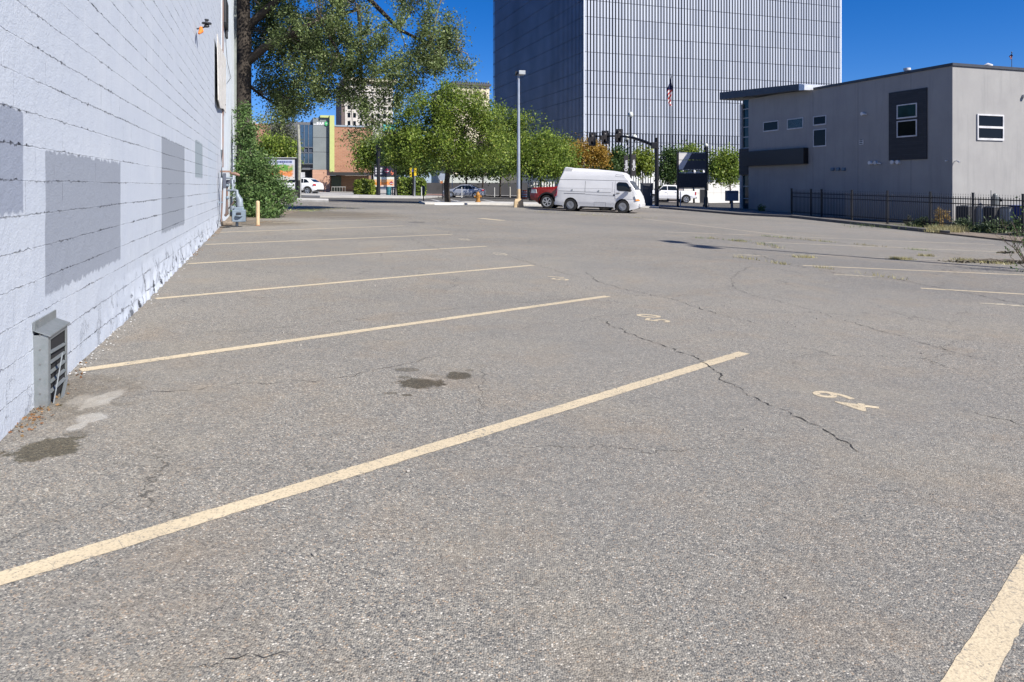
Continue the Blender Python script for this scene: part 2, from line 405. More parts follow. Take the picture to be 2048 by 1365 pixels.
# cracks that run across the lot
CRK = mat('open_crack', (.035, .033, .03), 1, var=.2, scale=8)
def crack_mesh(lines):
    bm = bmesh.new()
    for pts, w in lines:
        P = [gp(*p).to_2d() for p in pts]; Q = [P[0]]
        for a, b in zip(P, P[1:]):
            n = max(2, int((b-a).length/.035)); d = (b-a).normalized(); nn = Vector((-d.y, d.x))
            for k in range(1, n+1):
                j = rnd.gauss(0, .009) if k < n else 0
                Q.append(a.lerp(b, k/n)+nn*(j+.02*math.sin(k*.31+a.x*7)+.012*math.sin(k*.77+a.y*5)))
        prev = None
        for i, q in enumerate(Q):
            d = (Q[min(i+1, len(Q)-1)]-Q[max(0, i-1)]).normalized(); nn = Vector((-d.y, d.x))
            ww = w*.33*rnd.choice((.15, .4, .7, .9, 1.2, 1.8))*min(1, (i+.3)/9, (len(Q)-i-.6)/9)
            v = [bm.verts.new((*(q+nn*s*ww), g(*(q+nn*s*ww))+.0032)) for s in (-1, 1)]
            if prev: bm.faces.new((prev[0], prev[1], v[1], v[0]))
            prev = v
    for f in bm.faces:
        f.normal_update()
        if f.normal.z < 0: f.normal_flip()
    me = bpy.data.meshes.new('pavement_crack'); bm.to_mesh(me); bm.free(); return me
cracks = [
 ([(1170, 543), (1195, 563), (1240, 577), (1300, 590), (1350, 600), (1390, 613), (1430, 627), (1520, 650)], .011),
 ([(1190, 635), (1230, 655), (1290, 679), (1340, 695), (1405, 722), (1440, 755), (1490, 788), (1535, 808), (1600, 838), (1680, 880), (1740, 920)], .012),
 ([(1505, 531), (1470, 550), (1462, 560), (1470, 577), (1500, 590), (1560, 604), (1620, 620), (1700, 645), (1790, 670), (1880, 697), (1960, 718), (2034, 733)], .010),
 ([(1460, 580), (1400, 588), (1340, 593), (1290, 592), (1215, 591), (1120, 600), (1000, 609), (880, 622), (770, 634), (640, 648), (500, 660), (390, 667)], .006),
 ([(930, 706), (880, 712), (850, 716), (830, 724), (780, 734), (745, 742), (700, 754), (640, 762), (560, 766), (480, 768), (440, 774), (380, 782), (300, 786), (210, 797)], .007),
 ([(345, 1327), (380, 1333), (410, 1331), (430, 1333), (450, 1322), (500, 1313), (560, 1314), (600, 1322), (700, 1328)], .006),
 ([(820, 478), (850, 489), (905, 508)], .012), ([(1010, 512), (1080, 532), (1130, 548), (1165, 556)], .01),
 ([(1500, 505), (1570, 528), (1640, 541), (1700, 551), (1800, 560), (1870, 575), (1960, 592), (2060, 612), (2150, 640)], .018),
 ([(1120, 532), (1250, 540), (1370, 535), (1510, 530), (1640, 528)], .007), ([(1880, 575), (1890, 566), (1896, 561)], .01),
 ([(1900, 815), (1960, 830), (2048, 850), (2120, 868)], .009), ([(600, 475), (680, 473), (745, 471)], .02), ([(1390, 490), (1480, 497), (1600, 505), (1760, 514)], .01),
 ([(1500, 470), (1560, 478), (1660, 485), (1760, 494), (1860, 503), (1940, 512)], .03), ([(1290, 463), (1400, 475), (1500, 486), (1600, 500)], .02),
 ([(1480, 704), (1560, 720), (1640, 752)], .004),
]
link('pavement_crack', crack_mesh(cracks), CRK, kind='structure')
# loose utility cover
p = gp(831, 445); MB().lathe([(.0, .006), (.3, .006), (.33, .0)], p, 20).build('manhole_cover', mat('cover_iron', (.14, .13, .12), .7), smooth=30, label='small round iron cover let into the asphalt at the far end of the stalls', cat='cover')

# ---------------------------------------------------------------- grass tufts, litter
def leaves(name, cen, size, m, parent=None, elong=1.6, flat=0., lean=None, **kw):
    """one small four-cornered leaf at each centre"""
    cen = np.asarray(cen, dtype=np.float64); n = len(cen)
    a = nr.normal(size=(n, 3)); a[:, 2] *= (1-flat); a /= np.linalg.norm(a, axis=1)[:, None]
    if lean is not None: a += np.asarray(lean); a /= np.linalg.norm(a, axis=1)[:, None]
    b = np.cross(a, nr.normal(size=(n, 3))); b /= np.linalg.norm(b, axis=1)[:, None]+1e-9
    s = (size*nr.uniform(.6, 1.3, n))[:, None]
    v = np.stack([cen-a*s*elong/2, cen+b*s/2-a*s*.1, cen+a*s*elong/2, cen-b*s/2-a*s*.1], 1).reshape(-1, 3)
    me = bpy.data.meshes.new(name); me.vertices.add(4*n); me.vertices.foreach_set('co', v.ravel())
    me.loops.add(4*n); me.loops.foreach_set('vertex_index', np.arange(4*n, dtype=np.int32))
    me.polygons.add(n); me.polygons.foreach_set('loop_start', np.arange(0, 4*n, 4, dtype=np.int32))
    me.update(calc_edges=True); me.validate()
    return link(name, me, m, parent, **kw)
def blades(name, cen, h, m, spread=.5, w=.006, **kw):
    cen = np.asarray(cen); n = len(cen); t = nr.normal(size=(n, 2))*spread*.5; hh = h*nr.uniform(.4, 1.2, n)
    ang = nr.uniform(0, 6.28, n); dx = np.stack([np.cos(ang)*w, np.sin(ang)*w, np.zeros(n)], 1)
    tip = cen+np.concatenate([t*hh[:, None], hh[:, None]], 1)
    v = np.stack([cen-dx, cen+dx, tip], 1).reshape(-1, 3)
    me = bpy.data.meshes.new(name); me.vertices.add(3*n); me.vertices.foreach_set('co', v.ravel())
    me.loops.add(3*n); me.loops.foreach_set('vertex_index', np.arange(3*n, dtype=np.int32))
    me.polygons.add(n); me.polygons.foreach_set('loop_start', np.arange(0, 3*n, 3, dtype=np.int32))
    me.update(calc_edges=True); return link(name, me, m, **kw)
GR1 = leaf_mat('dry_grass', (.28, .25, .10), (.42, .38, .2), trans=.2)
GR2 = leaf_mat('green_weed', (.10, .15, .04), (.2, .25, .07), trans=.2)
def along(pts, n, jx=.05, jy=.05, gap=.5):
    P = [gp(*p) for p in pts]; L = [0]
    for a, b in zip(P, P[1:]): L.append(L[-1]+(b-a).length)
    out = []
    seeds = [rnd.random()*L[-1] for _ in range(max(3, n//30))]
    for _ in range(n):
        s = clamp(rnd.choice(seeds)+rnd.gauss(0, .15), 0, L[-1]*.999)
        i = max(k for k in range(len(L)-1) if L[k] <= s); f = (s-L[i])/(L[i+1]-L[i]); q = P[i].lerp(P[i+1], f)
        x, y = q.x+rnd.gauss(0, jx), q.y+rnd.gauss(0, jy); out.append((x, y, g(x, y)))
    return out
c1 = along([(1290, 463), (1400, 475), (1500, 486), (1600, 505)], 160)+along([(1500, 470), (1660, 485), (1860, 503)], 150, .05, .05)
c1 += along([(1590, 515), (1622, 516)], 140)+along([(1785, 519), (1820, 520)], 350)+along([(1915, 520), (1975, 526), (2010, 530)], 500, .12, .07)+along([(1840, 512), (1860, 513)], 150)
c1 += along([(1430, 508), (1570, 530)], 120)+along([(1640, 536), (1820, 562)], 80)+along([(480, 428), (700, 416)], 900, .5, .4)+along([(1060, 424), (1290, 437)], 260, .3, .4)
blades('grass', c1, .07, GR1, 1.0, kind='stuff')
c2 = along([(1300, 470), (1500, 484), (1600, 500)], 160)+along([(1500, 470), (1660, 485), (1860, 503)], 180)+along([(590, 424), (640, 420)], 250, .3, .3)+along([(430, 462), (330, 545), (240, 640), (130, 745)], 60, .02, .02)
blades('grass', c2, .06, GR2, 1.1, kind='stuff')
FL = leaf_mat('fallen_leaf', (.2, .09, .04), (.3, .2, .1), (.18, .22, .07), trans=.1)
pts = []
for a, b, n in [((15, 875), (125, 765), 110), ((110, 790), (160, 720), 30), ((140, 745), (430, 464), 160), ((450, 455), (560, 440), 80)]:
    for q in along([a, b], n, .03, .03): pts.append((q[0]+.03+rnd.gauss(0, .03), q[1], q[2]+.006))
leaves('leaf_litter', pts, .015, FL, flat=.8, kind='stuff')
CHIP = mat('paint_chip', (.5, .49, .47), .8); PEB = mat('pebble', (.3, .28, .25), .9)
k = MB(); k2 = MB()
for _ in range(90):
    t = rnd.random(); q = gp(130+(430-130)*t, 752+(462-752)*t); x, y = q.x+abs(rnd.gauss(.03, .06)), q.y
    k.box((x, y, g(x, y)+.006), (rnd.uniform(.006, .02), rnd.uniform(.005, .016), .006), rnd.random()*6, rnd.random()*.5)
for _ in range(260):
    x, y = rnd.uniform(-6, 9), rnd.uniform(2.3, 14); s = rnd.uniform(.006, .016)
    k2.box((x, y, g(x, y)+s*.3), (s, s*rnd.uniform(.6, 1), s*.7), rnd.random()*6, rnd.random())
k.build('paint_flakes', CHIP, kind='stuff'); k2.build('gravel', PEB, kind='stuff')
# ---------------------------------------------------------------- white block building on the left
WXV, WK = 540., 2100.                     # where the wall vanishes, and its distance constant
W0 = Vector((-2.746, 3.889, 0))            # wall plane point seen at column 0; s runs along WALLD
def ws(px): return (WK/(WXV-px)-3.889)/WALLD.y
def wz(px, py): return CH+(HZ-py)/F*WK/(WXV-px)
def block_mat():
    q = G('painted_block'); o = q.tc.outputs['Object']; X, Y, Z = q.sep(o)
    n1 = q.noise(o, 2.2, 3); n2 = q.noise(o, 14, 4, .6); n3 = q.noise(o, 60, 4, .6)
    row = .2060
    zz_ = q.math('ADD', Z, q.math('ADD', q.math('MULTIPLY', q.math('SUBTRACT', n2, .5), .03), q.math('MULTIPLY', q.math('SUBTRACT', n3, .5), .014)))
    rc = q.math('DIVIDE', q.math('SUBTRACT', zz_, 1.4795-10*row), row)
    fr = q.math('FRACT', rc); rid = q.math('FLOOR', rc)
    dh = q.math('MULTIPLY', q.math('MINIMUM', fr, q.math('SUBTRACT', 1., fr)), row)      # metres to the bed joint
    xo = q.math('ADD', X, q.math('MULTIPLY', q.math('MODULO', rid, 2.), .2))
    xo = q.math('ADD', xo, q.math('MULTIPLY', q.math('SUBTRACT', n3, .5), .02))
    fx = q.math('FRACT', q.math('DIVIDE', q.math('ADD', xo, 50.), .405))
    dv = q.math('MULTIPLY', q.math('MINIMUM', fx, q.math('SUBTRACT', 1., fx)), .405)
    # strength of the open joint changes from row to row and along the row
    k = q.n.new('ShaderNodeCombineXYZ'); q.l.new(q.math('MULTIPLY', X, .9), k.inputs[0]); q.l.new(q.math('MULTIPLY', rid, 7.31), k.inputs[2])
    along_ = q.noise(k.outputs[0], 1.1, 5, .75)
    gate = q.mr(along_, .44, .62)
    k3 = q.n.new('ShaderNodeCombineXYZ'); q.l.new(q.math('MULTIPLY', X, 9.), k3.inputs[0]); q.l.new(q.math('MULTIPLY', rid, 3.7), k3.inputs[2])
    fineg = q.mr(q.noise(k3.outputs[0], 1.6, 5, .75), .44, .58)
    width = q.math('ADD', .0012, q.math('MULTIPLY', q.math('MULTIPLY', gate, fineg), .013))
    open_ = q.mr(q.math('DIVIDE', dh, width), .6, 1.25, 1, 0)
    open_ = q.math('MULTIPLY', open_, q.math('MULTIPLY', q.mr(along_, .44, .6, .06, 1), q.mr(fineg, 0, 1, .22, 1)))
    vg = q.math('MULTIPLY', q.mr(q.noise(o, 1.7, 3), .54, .66), q.mr(q.noise(o, 12, 3), .42, .6))
    openv = q.math('MULTIPLY', q.mr(dv, .0016, .005, 1, 0), q.math('ADD', .015, q.math('MULTIPLY', vg, .55)))
    pits = q.math('MULTIPLY', q.mr(q.vor(o, 9, out='Distance'), .02, .05, 1, 0), q.mr(q.noise(o, 3, 2), .58, .64))
    # crumbling foot of the wall
    gz = q.math('SUBTRACT', Z, q.math('ADD', .0864, q.math('MULTIPLY', X, .01256)))
    foot = q.math('MULTIPLY', q.mr(gz, .12, .45, 1, 0), q.mr(q.noise(o, 3.6, 6, .72), .565, .59))
    foot = q.math('MULTIPLY', foot, q.mr(X, 2.2, 4.2, .25, 1))
    dark = q.math('MAXIMUM', q.math('MAXIMUM', open_, openv), q.math('MAXIMUM', pits, foot))
    white = q.mix(q.mr(n1, .3, .7), (.60, .645, .72), (.66, .70, .76))
    white = q.mix(q.mr(q.noise(o, .5, 4), .4, .7, 0, .35), white, (.54, .59, .68))
    # lighter fillets of paint on the lip under the joints
    lip = q.math('MULTIPLY', q.mr(dh, .004, .014, 1, 0), q.mr(n2, .45, .7, 0, .25)); white = q.mix(lip, white, (.80, .83, .88))
    blk = q.n.new('ShaderNodeCombineXYZ'); q.l.new(q.math('FLOOR', q.math('DIVIDE', q.math('ADD', xo, 50.), .405)), blk.inputs[0]); q.l.new(rid, blk.inputs[1])
    wn_ = q.n.new('ShaderNodeTexWhiteNoise'); q.l.new(blk.outputs[0], wn_.inputs['Vector']); white = q.mix(q.mr(wn_.outputs[0], 0, 1, 0, .3), white, (.55, .60, .68))
    drip = q.n.new('ShaderNodeCombineXYZ'); q.l.new(q.math('MULTIPLY', X, 14.), drip.inputs[0]); q.l.new(q.math('MULTIPLY', Z, .8), drip.inputs[2])
    white = q.mix(q.mr(q.noise(drip.outputs[0], 1., 4, .6), .5, .8, 0, .4), white, (.50, .54, .61))
    chips = q.math('MULTIPLY', q.mr(q.noise(o, 11, 5, .75), .63, .68), q.mr(gz, .0, .5, 1, 0))
    white = q.mix(chips, white, (.45, .41, .36))
    # rolled-on grey patches that hide graffiti
    edge = q.math('ADD', q.math('MULTIPLY', q.math('SUBTRACT', q.noise(o, 9, 4, .6), .5), .08), q.math('MULTIPLY', q.math('SUBTRACT', q.noise(o, 2.5, 2), .5), .09))
    def patch(x0, x1, z0, z1, col, cur, amt=1., rag=1.):
        e2 = q.math('MULTIPLY', q.math('SUBTRACT', q.noise(o, 13, 3), .5), .12*rag)
        a = q.mr(q.math('ADD', q.math('SUBTRACT', X, x0), q.math('MULTIPLY', edge, .4)), 0, .012)
        b = q.mr(q.math('ADD', q.math('SUBTRACT', x1, X), q.math('MULTIPLY', edge, .4)), 0, .012)
        c = q.mr(q.math('ADD', q.math('SUBTRACT', Z, z0), e2), 0, .02)
        d = q.mr(q.math('ADD', q.math('SUBTRACT', z1, Z), e2), 0, .01)
        f = q.math('MULTIPLY', q.math('MULTIPLY', a, b), q.math('MULTIPLY', c, d))
        return q.mix(q.math('MULTIPLY', f, amt), cur, col)
    c = white
    GP = (.335, .37, .45)
    c = patch(-1.2, ws(47), wz(20, 432), wz(20, 213), GP, c)
    c = patch(ws(90), ws(241), wz(160, 560), wz(160, 312), (.345, .375, .435), c)
    c = patch(ws(323), ws(369), wz(346, 460), wz(346, 283), (.34, .37, .42), c)
    c = patch(ws(390), ws(405), wz(397, 357), wz(397, 283), (.35, .41, .45), c)
    c = patch(ws(416), ws(432), wz(424, 400), wz(424, 283), (.5, .58, .68), c, .35)
    streak = q.noise(o, 1, 2)
    c = q.mix(q.math('MULTIPLY', q.mr(n3, .45, .8), .16), c, (.4, .42, .46))
    c = q.mix(1., c, (.77, .775, .775), 'MULTIPLY')
    c = q.mix(q.math('MULTIPLY', dark, .95), c, (.03, .034, .045))
    q.l.new(c, q.b.inputs['Base Color']); q.b.inputs['Roughness'].default_value = .75; q.b.inputs['Specular IOR Level'].default_value = .3
    h = q.math('SUBTRACT', q.math('ADD', q.math('MULTIPLY', n3, .42), q.math('MULTIPLY', n2, .6)), q.math('MULTIPLY', dark, 2.2))
    h = q.math('ADD', h, q.math('MULTIPLY', lip, .5)); h = q.math('SUBTRACT', h, q.math('MULTIPLY', q.mr(dh, .001, .006, .12, 0), q.mr(n2, .4, .6, .2, 1))); h = q.math('ADD', h, q.math('MULTIPLY', q.noise(o, 220, 3), .12))
    q.l.new(q.bump(h, .8, .012), q.b.inputs['Normal']); return q.m
BLOCK = block_mat()
wang = math.atan2(WALLD.y, WALLD.x)
bb_ = thing('block_building', 'long white painted block building with grey paint patches beside the parking stalls', 'building', (W0.x, W0.y, 0), wang)
# local: X along the wall away from the camera, -Y out to the lot, Z up
def wall_grid(x0, x1, z0, z1, dx, dz, amp):
    nx = int((x1-x0)/dx)+1; zs = list(np.arange(z0, 1.0, dz))+list(np.linspace(1.0, z1, 60)); nz = len(zs)
    xs = np.linspace(x0, x1, nx); X, Z = np.meshgrid(xs, np.array(zs)); gy = np.zeros_like(X)
    ph = nr.uniform(0, 6.28, (14, 2)); fr = nr.uniform(3, 26, (14, 2))
    for i in range(14): gy += np.sin(X*fr[i, 0]+ph[i, 0])*np.sin(Z*fr[i, 1]*1.4+ph[i, 1])/14**.5
    gz = Z-(.0864+X*.01256)
    foot = np.clip(1-gz/.42, 0, 1)*np.clip((X-1.5)/2.5, .12, 1)
    Y = -foot*.05-gy*foot*amp+gy*.0012
    v = np.stack([X, Y, Z], -1).reshape(-1, 3)
    i = np.arange(nz-1)[:, None]*nx+np.arange(nx-1)[None, :]; i = i.ravel()
    f = np.stack([i, i+1, i+nx+1, i+nx], 1)
    me = bpy.data.meshes.new('block_wall'); me.from_pydata(v.tolist(), [], f.tolist()); return me
E0 = ws(443); E1 = ws(467.5)
me = wall_grid(-7.5, E0, -.6, 10.2, .03, .025, .02)
link('block_wall', me, BLOCK, bb_, smooth=60)
STUC = mat('smooth_pale_stucco', (.60, .65, .70), .8, var=.08, scale=1.5, bump=.3, bscale=30)
k = MB(); k.bb(E0+.002, E1, -.02, .5, -.6, 10.2); k.build('stucco_end', STUC, bb_, bevel=.01)
k = MB(); k.bb(-7.5, E0, .06, 6, -.6, 10.15); k.bb(E0, E1, .52, 6, -.6, 10.15); k.build('side_walls', STUC, bb_)
k = MB(); k.bb(-7.6, E1+.1, -.1, 6.1, 10.22, 10.35); k.build('roof', mat('roof_felt', (.2, .2, .2), .9), bb_)
# downspout and corner strip
GALV = mat('galvanised_steel', (.42, .46, .47), .5, .6, var=.15, scale=9, bump=.15)
GG = mat('grey_green_trim', (.20, .22, .20), .6, var=.15, scale=5)
k = MB(); k.bb(E1+.002, E1+.14, -.10, .1, 2.6, 10.2); k.build('downspout', GG, bb_, bevel=.01)
k = MB(); k.tube([(E1+.35, .0, .4), (E1+.35, 0, 3.2), (E1+.3, .05, 4.2), (E1+.3, .05, 6)], .05); k.tube([(E1+.2, -.03, .5), (E1+.24, -.03, 2.9)], .03); k.build('vent_pipe', mat('pale_blue_pipe', (.4, .46, .52), .5), bb_, smooth=50)
DK = mat('dark_iron', (.035, .037, .042), .5, .3, var=.2, scale=10)
k = MB(); k.tube([(E0+.02, -.035, 2.0), (E0+.02, -.035, 10.1)], .022, 8); k.build('conduit', mat('brown_conduit', (.12, .10, .10), .6, dirt=(.3, .16, .1), var=.1, scale=3), bb_, smooth=50)
k = MB(); k.tube([(E0+1.4, -.04, 10.0), (E0+1.4, -.05, 5.9), (E0+1.9, -.06, 5.45), (E0+4.4, -.05, 5.3)], .008, 5); k.tube([(E0+4.4, -.05, 5.3), (E0+2.2, -.06, 4.85)], .008, 5); k.build('loose_cable', DK, bb_)
k = MB(); k.bb(E0+.1, E0+1.5, -.12, -.03, 6.35, 7.2); k.bb(E0+1.1, E0+1.4, -.11, -.04, 6.1, 6.35); k.build('bracket_box', DK, bb_, bevel=.02)
# weathered board hanging loose on the wall
BRD = mat('weathered_white_board', (.62, .6, .57), .85, var=.12, scale=7, bump=.4, dirt=(.4, .38, .33))
t = thing('weathered_board', 'weathered white board hanging high on the wall beside the conduit', 'board', tuple(W0.to_2d()+WALLD*E0)+(0,), wang)
k = MB(); P = []
zt, zb = wz(436, 85), wz(440, 225); x0, x1 = ws(428.5)-E0, ws(446.5)-E0
k.poly([(x0, -.062, 5.40), (x0+.7, -.062, 5.30), (x1, -.062, 5.36), (x1, -.062, 3.70), (x1-1.2, -.062, 3.72), (x0+1.1, -.066, 3.58), (x0+.02, -.085, 3.68)], (0, -.018, 0))
k.build('board_panel', BRD, t)
k = MB(); k.bb(x0+.1, x0+.14, -.09, .0, 4.9, 4.94); k.bb(x1-.4, x1-.36, -.09, 0, 3.9, 3.94); k.each('fixing', DK, t)

# crooked galvanised vent hood at the foot of the wall
t = thing('vent_hood', 'dented grey metal vent hood with broken louvres at the foot of the white wall', 'vent', tuple(W0.to_2d()+WALLD*ws(66))+(0,), wang)
L = ws(107)-ws(66); zt = wz(66, 672); zb = wz(66, 822); zt2 = zt+.0; dp = -.075
GV = mat('zinc_sheet', (.25, .265, .275), .45, .55, var=.2, scale=14, bump=.25, bscale=25, dirt=(.22, .25, .25))
k = MB(); k.bb(0, .008, dp, 0, zb-.02, zt); k.bb(L-.008, L, dp, 0, zb+.04, zt); k.each('side_panel', GV, t, bevel=.002)
k = MB(); k.poly([(-.01, dp-.02, zt-.012), (L+.01, dp-.02, zt-.012), (L+.01, 0, zt+.03), (-.01, 0, zt+.03)], (0, 0, .008)); k.bb(-.015, L+.015, -.012, -.004, zt+.03, zt+.085); k.build('hood_top', GV, t)
k = MB(); k.bb(.0, .05, dp-.006, dp, zb+.02, zt-.01); k.bb(L-.04, L, dp-.006, dp, zb+.04, zt-.01); k.bb(.05, L-.04, dp-.006, dp, zt-.04, zt-.01)
for i in range(5):
    z = zb+.1+i*(zt-zb-.16)/5; k.box((L/2, dp+.01, z), (L-.1, .05, .006), 0, .5, rnd.uniform(-.06, .06))
k.box((.11, dp-.03, (zb+zt)/2-.08), (.04, .006, .34), .2, .15, .16); k.tube([(.0, dp-.01, zb-.0), (.2, dp-.03, zb+.01), (L, dp-.0, zb+.09)], .012, 6)
k.build('louvre_frame', GV, t)
k = MB(); k.bb(.012, L-.012, -.07, -.06, zb, zt-.01); k.build('dark_cavity', mat('black_void', (.01, .01, .012), .9), t)
k = MB()
for i in range(14): k.box((.06+i*(L-.12)/13, dp+.035, (zb+zt)/2), (.004, .004, zt-zb-.08))
for i in range(12): k.box((L/2, dp+.035, zb+.06+i*(zt-zb-.1)/12), (L-.1, .004, .004))
k.build('wire_mesh', GALV, t)
k = MB()
for i in range(6): k.cyl((-.003, dp/2, zb+.1+i*.09), (.0, dp/2, zb+.1+i*.09), .006, n=8)
k.each('rivet', mat('dull_rivet', (.2, .2, .2), .5, .5), t)

# old insulator with orange cap high on the wall
t = thing('wall_insulator', 'small black insulator with an orange clip high on the white wall', 'insulator', tuple(W0.to_2d()+WALLD*ws(391))+(0,), wang)
z = wz(391, 48)
k = MB(); k.cyl((0, -.02, z-.1), (0, -.2, z-.04), .014, n=8); k.lathe([(.02, -.06), (.05, -.045), (.05, -.02), (.03, 0), (.09, .01), (.09, .035), (.03, .045), (.025, .07), (.04, .08), (.04, .1), (.01, .11)], (0, -.2, z), 12); k.build('spool', DK, t, smooth=50)
k = MB(); k.tube([(-.06, -.1, z-.08), (-.12, -.11, z-.16), (-.22, -.08, z-.23)], [.03, .045, .02], 8); k.build('clip', mat('orange_plastic', (.75, .19, .03), .5), t, smooth=60)

# gas meter set
t = thing('gas_meter', 'grey gas meter with piping and valves standing at the wall corner', 'gas meter', on(472, 20.4), wang)
PIPE = mat('grey_pipe_paint', (.22, .26, .30), .5, .1, var=.2, scale=8)
PIPED = mat('rusty_pipe', (.12, .11, .11), .7, .1, var=.1, scale=5, dirt=(.25, .13, .08))
METER = mat('meter_casting', (.19, .24, .29), .5, .1, var=.15, scale=8, bump=.15)
# local frame of the meter: X away along the wall, Y towards the wall (minus = lot)
def mp(px, py, d=20.4): 
    w = at(px, py, d)-Vector(on(472, 20.4)); w.x, w.y = w.x*WALLD.x+w.y*WALLD.y, -(w.x*WALLN.x+w.y*WALLN.y)
    return w
k = MB(); c = mp(478, 432); k.box(c, (.30, .36, .34)); k.box(c+Vector((0, 0, .20)), (.22, .26, .09)); k.lathe([(.10, -.02), (.10, .02)], c+Vector((-.16, 0, 0)), 14)
k.build('meter_body', METER, t, bevel=.03, seg=3)
k = MB()
for i in range(6):
    for s in (-1, 1): k.box(c+Vector((0, s*.19, -.14+i*.055)), (.26, .02, .02))
k.box(c+Vector((-.17, 0, .06)), (.02, .12, .08)); k.each('bolted_flange', DK, t, bevel=.005)
k = MB()
k.tube([mp(480, 414), mp(479, 400), mp(474, 388), mp(474, 382), mp(468, 381)], [.09, .09, .045, .04, .04], 10); k.tube([mp(465, 412), mp(465, 420)], .07)
k.tube([mp(470, 381), mp(454, 381)], .03, 8); k.tube([mp(474, 440), mp(474, 452)], .04)
k.tube([mp(443, 300, 20), mp(443.5, 355, 20), mp(447, 356, 20), mp(464, 356.5), mp(465, 362), mp(465, 381)], .028, 8); k.each('riser_pipe', PIPE, t, smooth=60)
k = MB(); k.tube([mp(446, 356, 20), mp(445, 382, 20), mp(444, 415, 20), mp(442, 448, 20)], .02, 8); k.tube([mp(455, 360), mp(454, 381), mp(454, 400), mp(454, 428), mp(450, 432)], [.025, .025, .03, .05, .04], 8)
k.tube([mp(457, 418), mp(468, 404)], .018, 6); k.build('supply_pipe', PIPED, t, smooth=60)
k = MB(); k.sph(mp(454, 371), .06); k.lathe([(.07, -.02), (.07, .02)], mp(454, 371)+Vector((-.05, 0, 0)), 12); k.sph(mp(455, 396), .05); k.box(mp(441, 405, 20), (.12, .12, .03)); k.each('valve', METER, t, smooth=40)
k = MB(); k.box(mp(451, 343.5), (.2, .28, .05), .1); k.tube([mp(460, 347), mp(470, 348), mp(479, 351)], [.03, .05, .03], 8); k.build('bracket_arm', mat('rusty_cover', (.26, .16, .12), .8, var=.2, scale=9), t)
k = MB(); k.box(mp(449, 362, 20), (.1, .08, .42)); k.box(mp(460, 364), (.08, .25, .1)); k.each('junction_box', mat('blue_black_box', (.08, .09, .12), .6), t, bevel=.01)
k = MB(); k.box(mp(454, 447, 20), (.3, .3, .12), .3); k.build('broken_footing', mat('crumbled_render', (.2, .16, .12), .95, var=.3, scale=12, bump=1, bscale=30), t, bevel=.05)

# bollard
t = thing('bollard', 'cream painted steel post in front of the shrub by the gas meter', 'bollard', on(515.5, 21.1))
CR = mat('cream_post_paint', (.52, .39, .23), .55, var=.12, scale=6, bump=.15)
MB().lathe([(.055, -.05), (.055, .68), (.05, .705), (.03, .725), (.0, .73)], (0, 0, 0), 16).each('post', CR, t, smooth=50)
MB().lathe([(.07, 0), (.062, .015), (.056, .02)], (0, 0, 0), 16).build('collar', mat('rust_collar', (.3, .14, .07), .9), t)

# ---------------------------------------------------------------- glass, metals shared
GLASS = mat('dark_window_glass', (.006, .008, .012), .06, 0, var=.02, spec=.12)
GLASST = mat('teal_window_glass', (.010, .04, .052), .06, 0, var=.25, scale=1.5, spec=.2)
FRAME = mat('white_window_frame', (.55, .55, .56), .5)
BLK = mat('black_steel', (.012, .012, .014), .45, .2, var=.1)
ALU = mat('aluminium', (.6, .62, .64), .4, .7, var=.05)

# ---------------------------------------------------------------- finned office tower
tw = thing('office_tower', 'tall office tower clad in vertical pale metal fins behind the street trees', 'office tower', (0, 0, 0))
Cc = Vector(on(1168, 160)); wr = hit(1682, Cc, U); wl_ = hit(986, Cc, T)
tw.location = (Cc.x, Cc.y, 0); tw.rotation_euler = (0, 0, GA); HT = 63.
k = MB(); k.bb(.35, wr-.35, .35, wl_-.35, -3, HT-.2); k.build('glazing', mat('tower_glass', (.02, .03, .05), .12, 0, var=.05, scale=.4, spec=.6), tw)
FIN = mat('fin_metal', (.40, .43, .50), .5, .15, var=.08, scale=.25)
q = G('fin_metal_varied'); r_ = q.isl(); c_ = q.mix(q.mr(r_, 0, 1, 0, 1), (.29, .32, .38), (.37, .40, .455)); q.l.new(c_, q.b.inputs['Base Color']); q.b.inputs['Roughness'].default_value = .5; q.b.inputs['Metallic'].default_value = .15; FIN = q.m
FIN2 = mat('fin_metal_painted_shade', (.24, .26, .31), .3, .6, var=.15, scale=.1)  # darker copy of the fin metal: the side face's shade painted in
levels = [zz(y, 160) for y in (300, 283, 265, 229, 194, 167.5, 141, 104, 68, 33, 0, -36, -72, -108, -144, -180)]
levels[0] = 5.2
def fins(n, axis, L, wd, dp, ang, m, name):
    k = MB()
    for i in range(n):
        s = (i+.5)*L/n
        for a, b in zip(levels, levels[1:]):
            w = wd*(.8 if b < 14 else 1)
            c = (s, -.02 if b > 14 else .02, (a+b)/2) if axis == 0 else (-.02 if b > 14 else .02, s, (a+b)/2)
            k.box(c, (w, dp, b-a-.12) if axis == 0 else (dp, w, b-a-.12), ang)
    k.build(name, m, tw)
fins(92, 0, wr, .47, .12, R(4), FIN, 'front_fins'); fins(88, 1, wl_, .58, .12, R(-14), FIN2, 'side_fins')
k = MB()
for z in levels[1:]: k.bb(-.1, wr+.1, .12, .2, z-.05, z+.05); k.bb(.05, .2, 0, wl_+.1, z-.14, z+.14)
k.build('floor_band', mat('slate_band', (.025, .03, .045), .6), tw)
k = MB(); k.bb(-.08, .12, -.08, .12, 4, HT); k.bb(wr-.25, wr+.1, -.1, .25, 4, HT); k.each('corner_trim', mat('pale_corner_trim', (.55, .58, .62), .5, .2), tw)
k = MB(); k.bb(.2, wr-.2, .2, wl_-.2, HT-.2, HT+.4); k.build('roof', mat('roof_felt', (.2, .2, .2), .9), tw)
k = MB()
for i in range(26): k.bb(.6+i*wr/26, 1.3+i*wr/26, .1, .7, -2, 5.2)
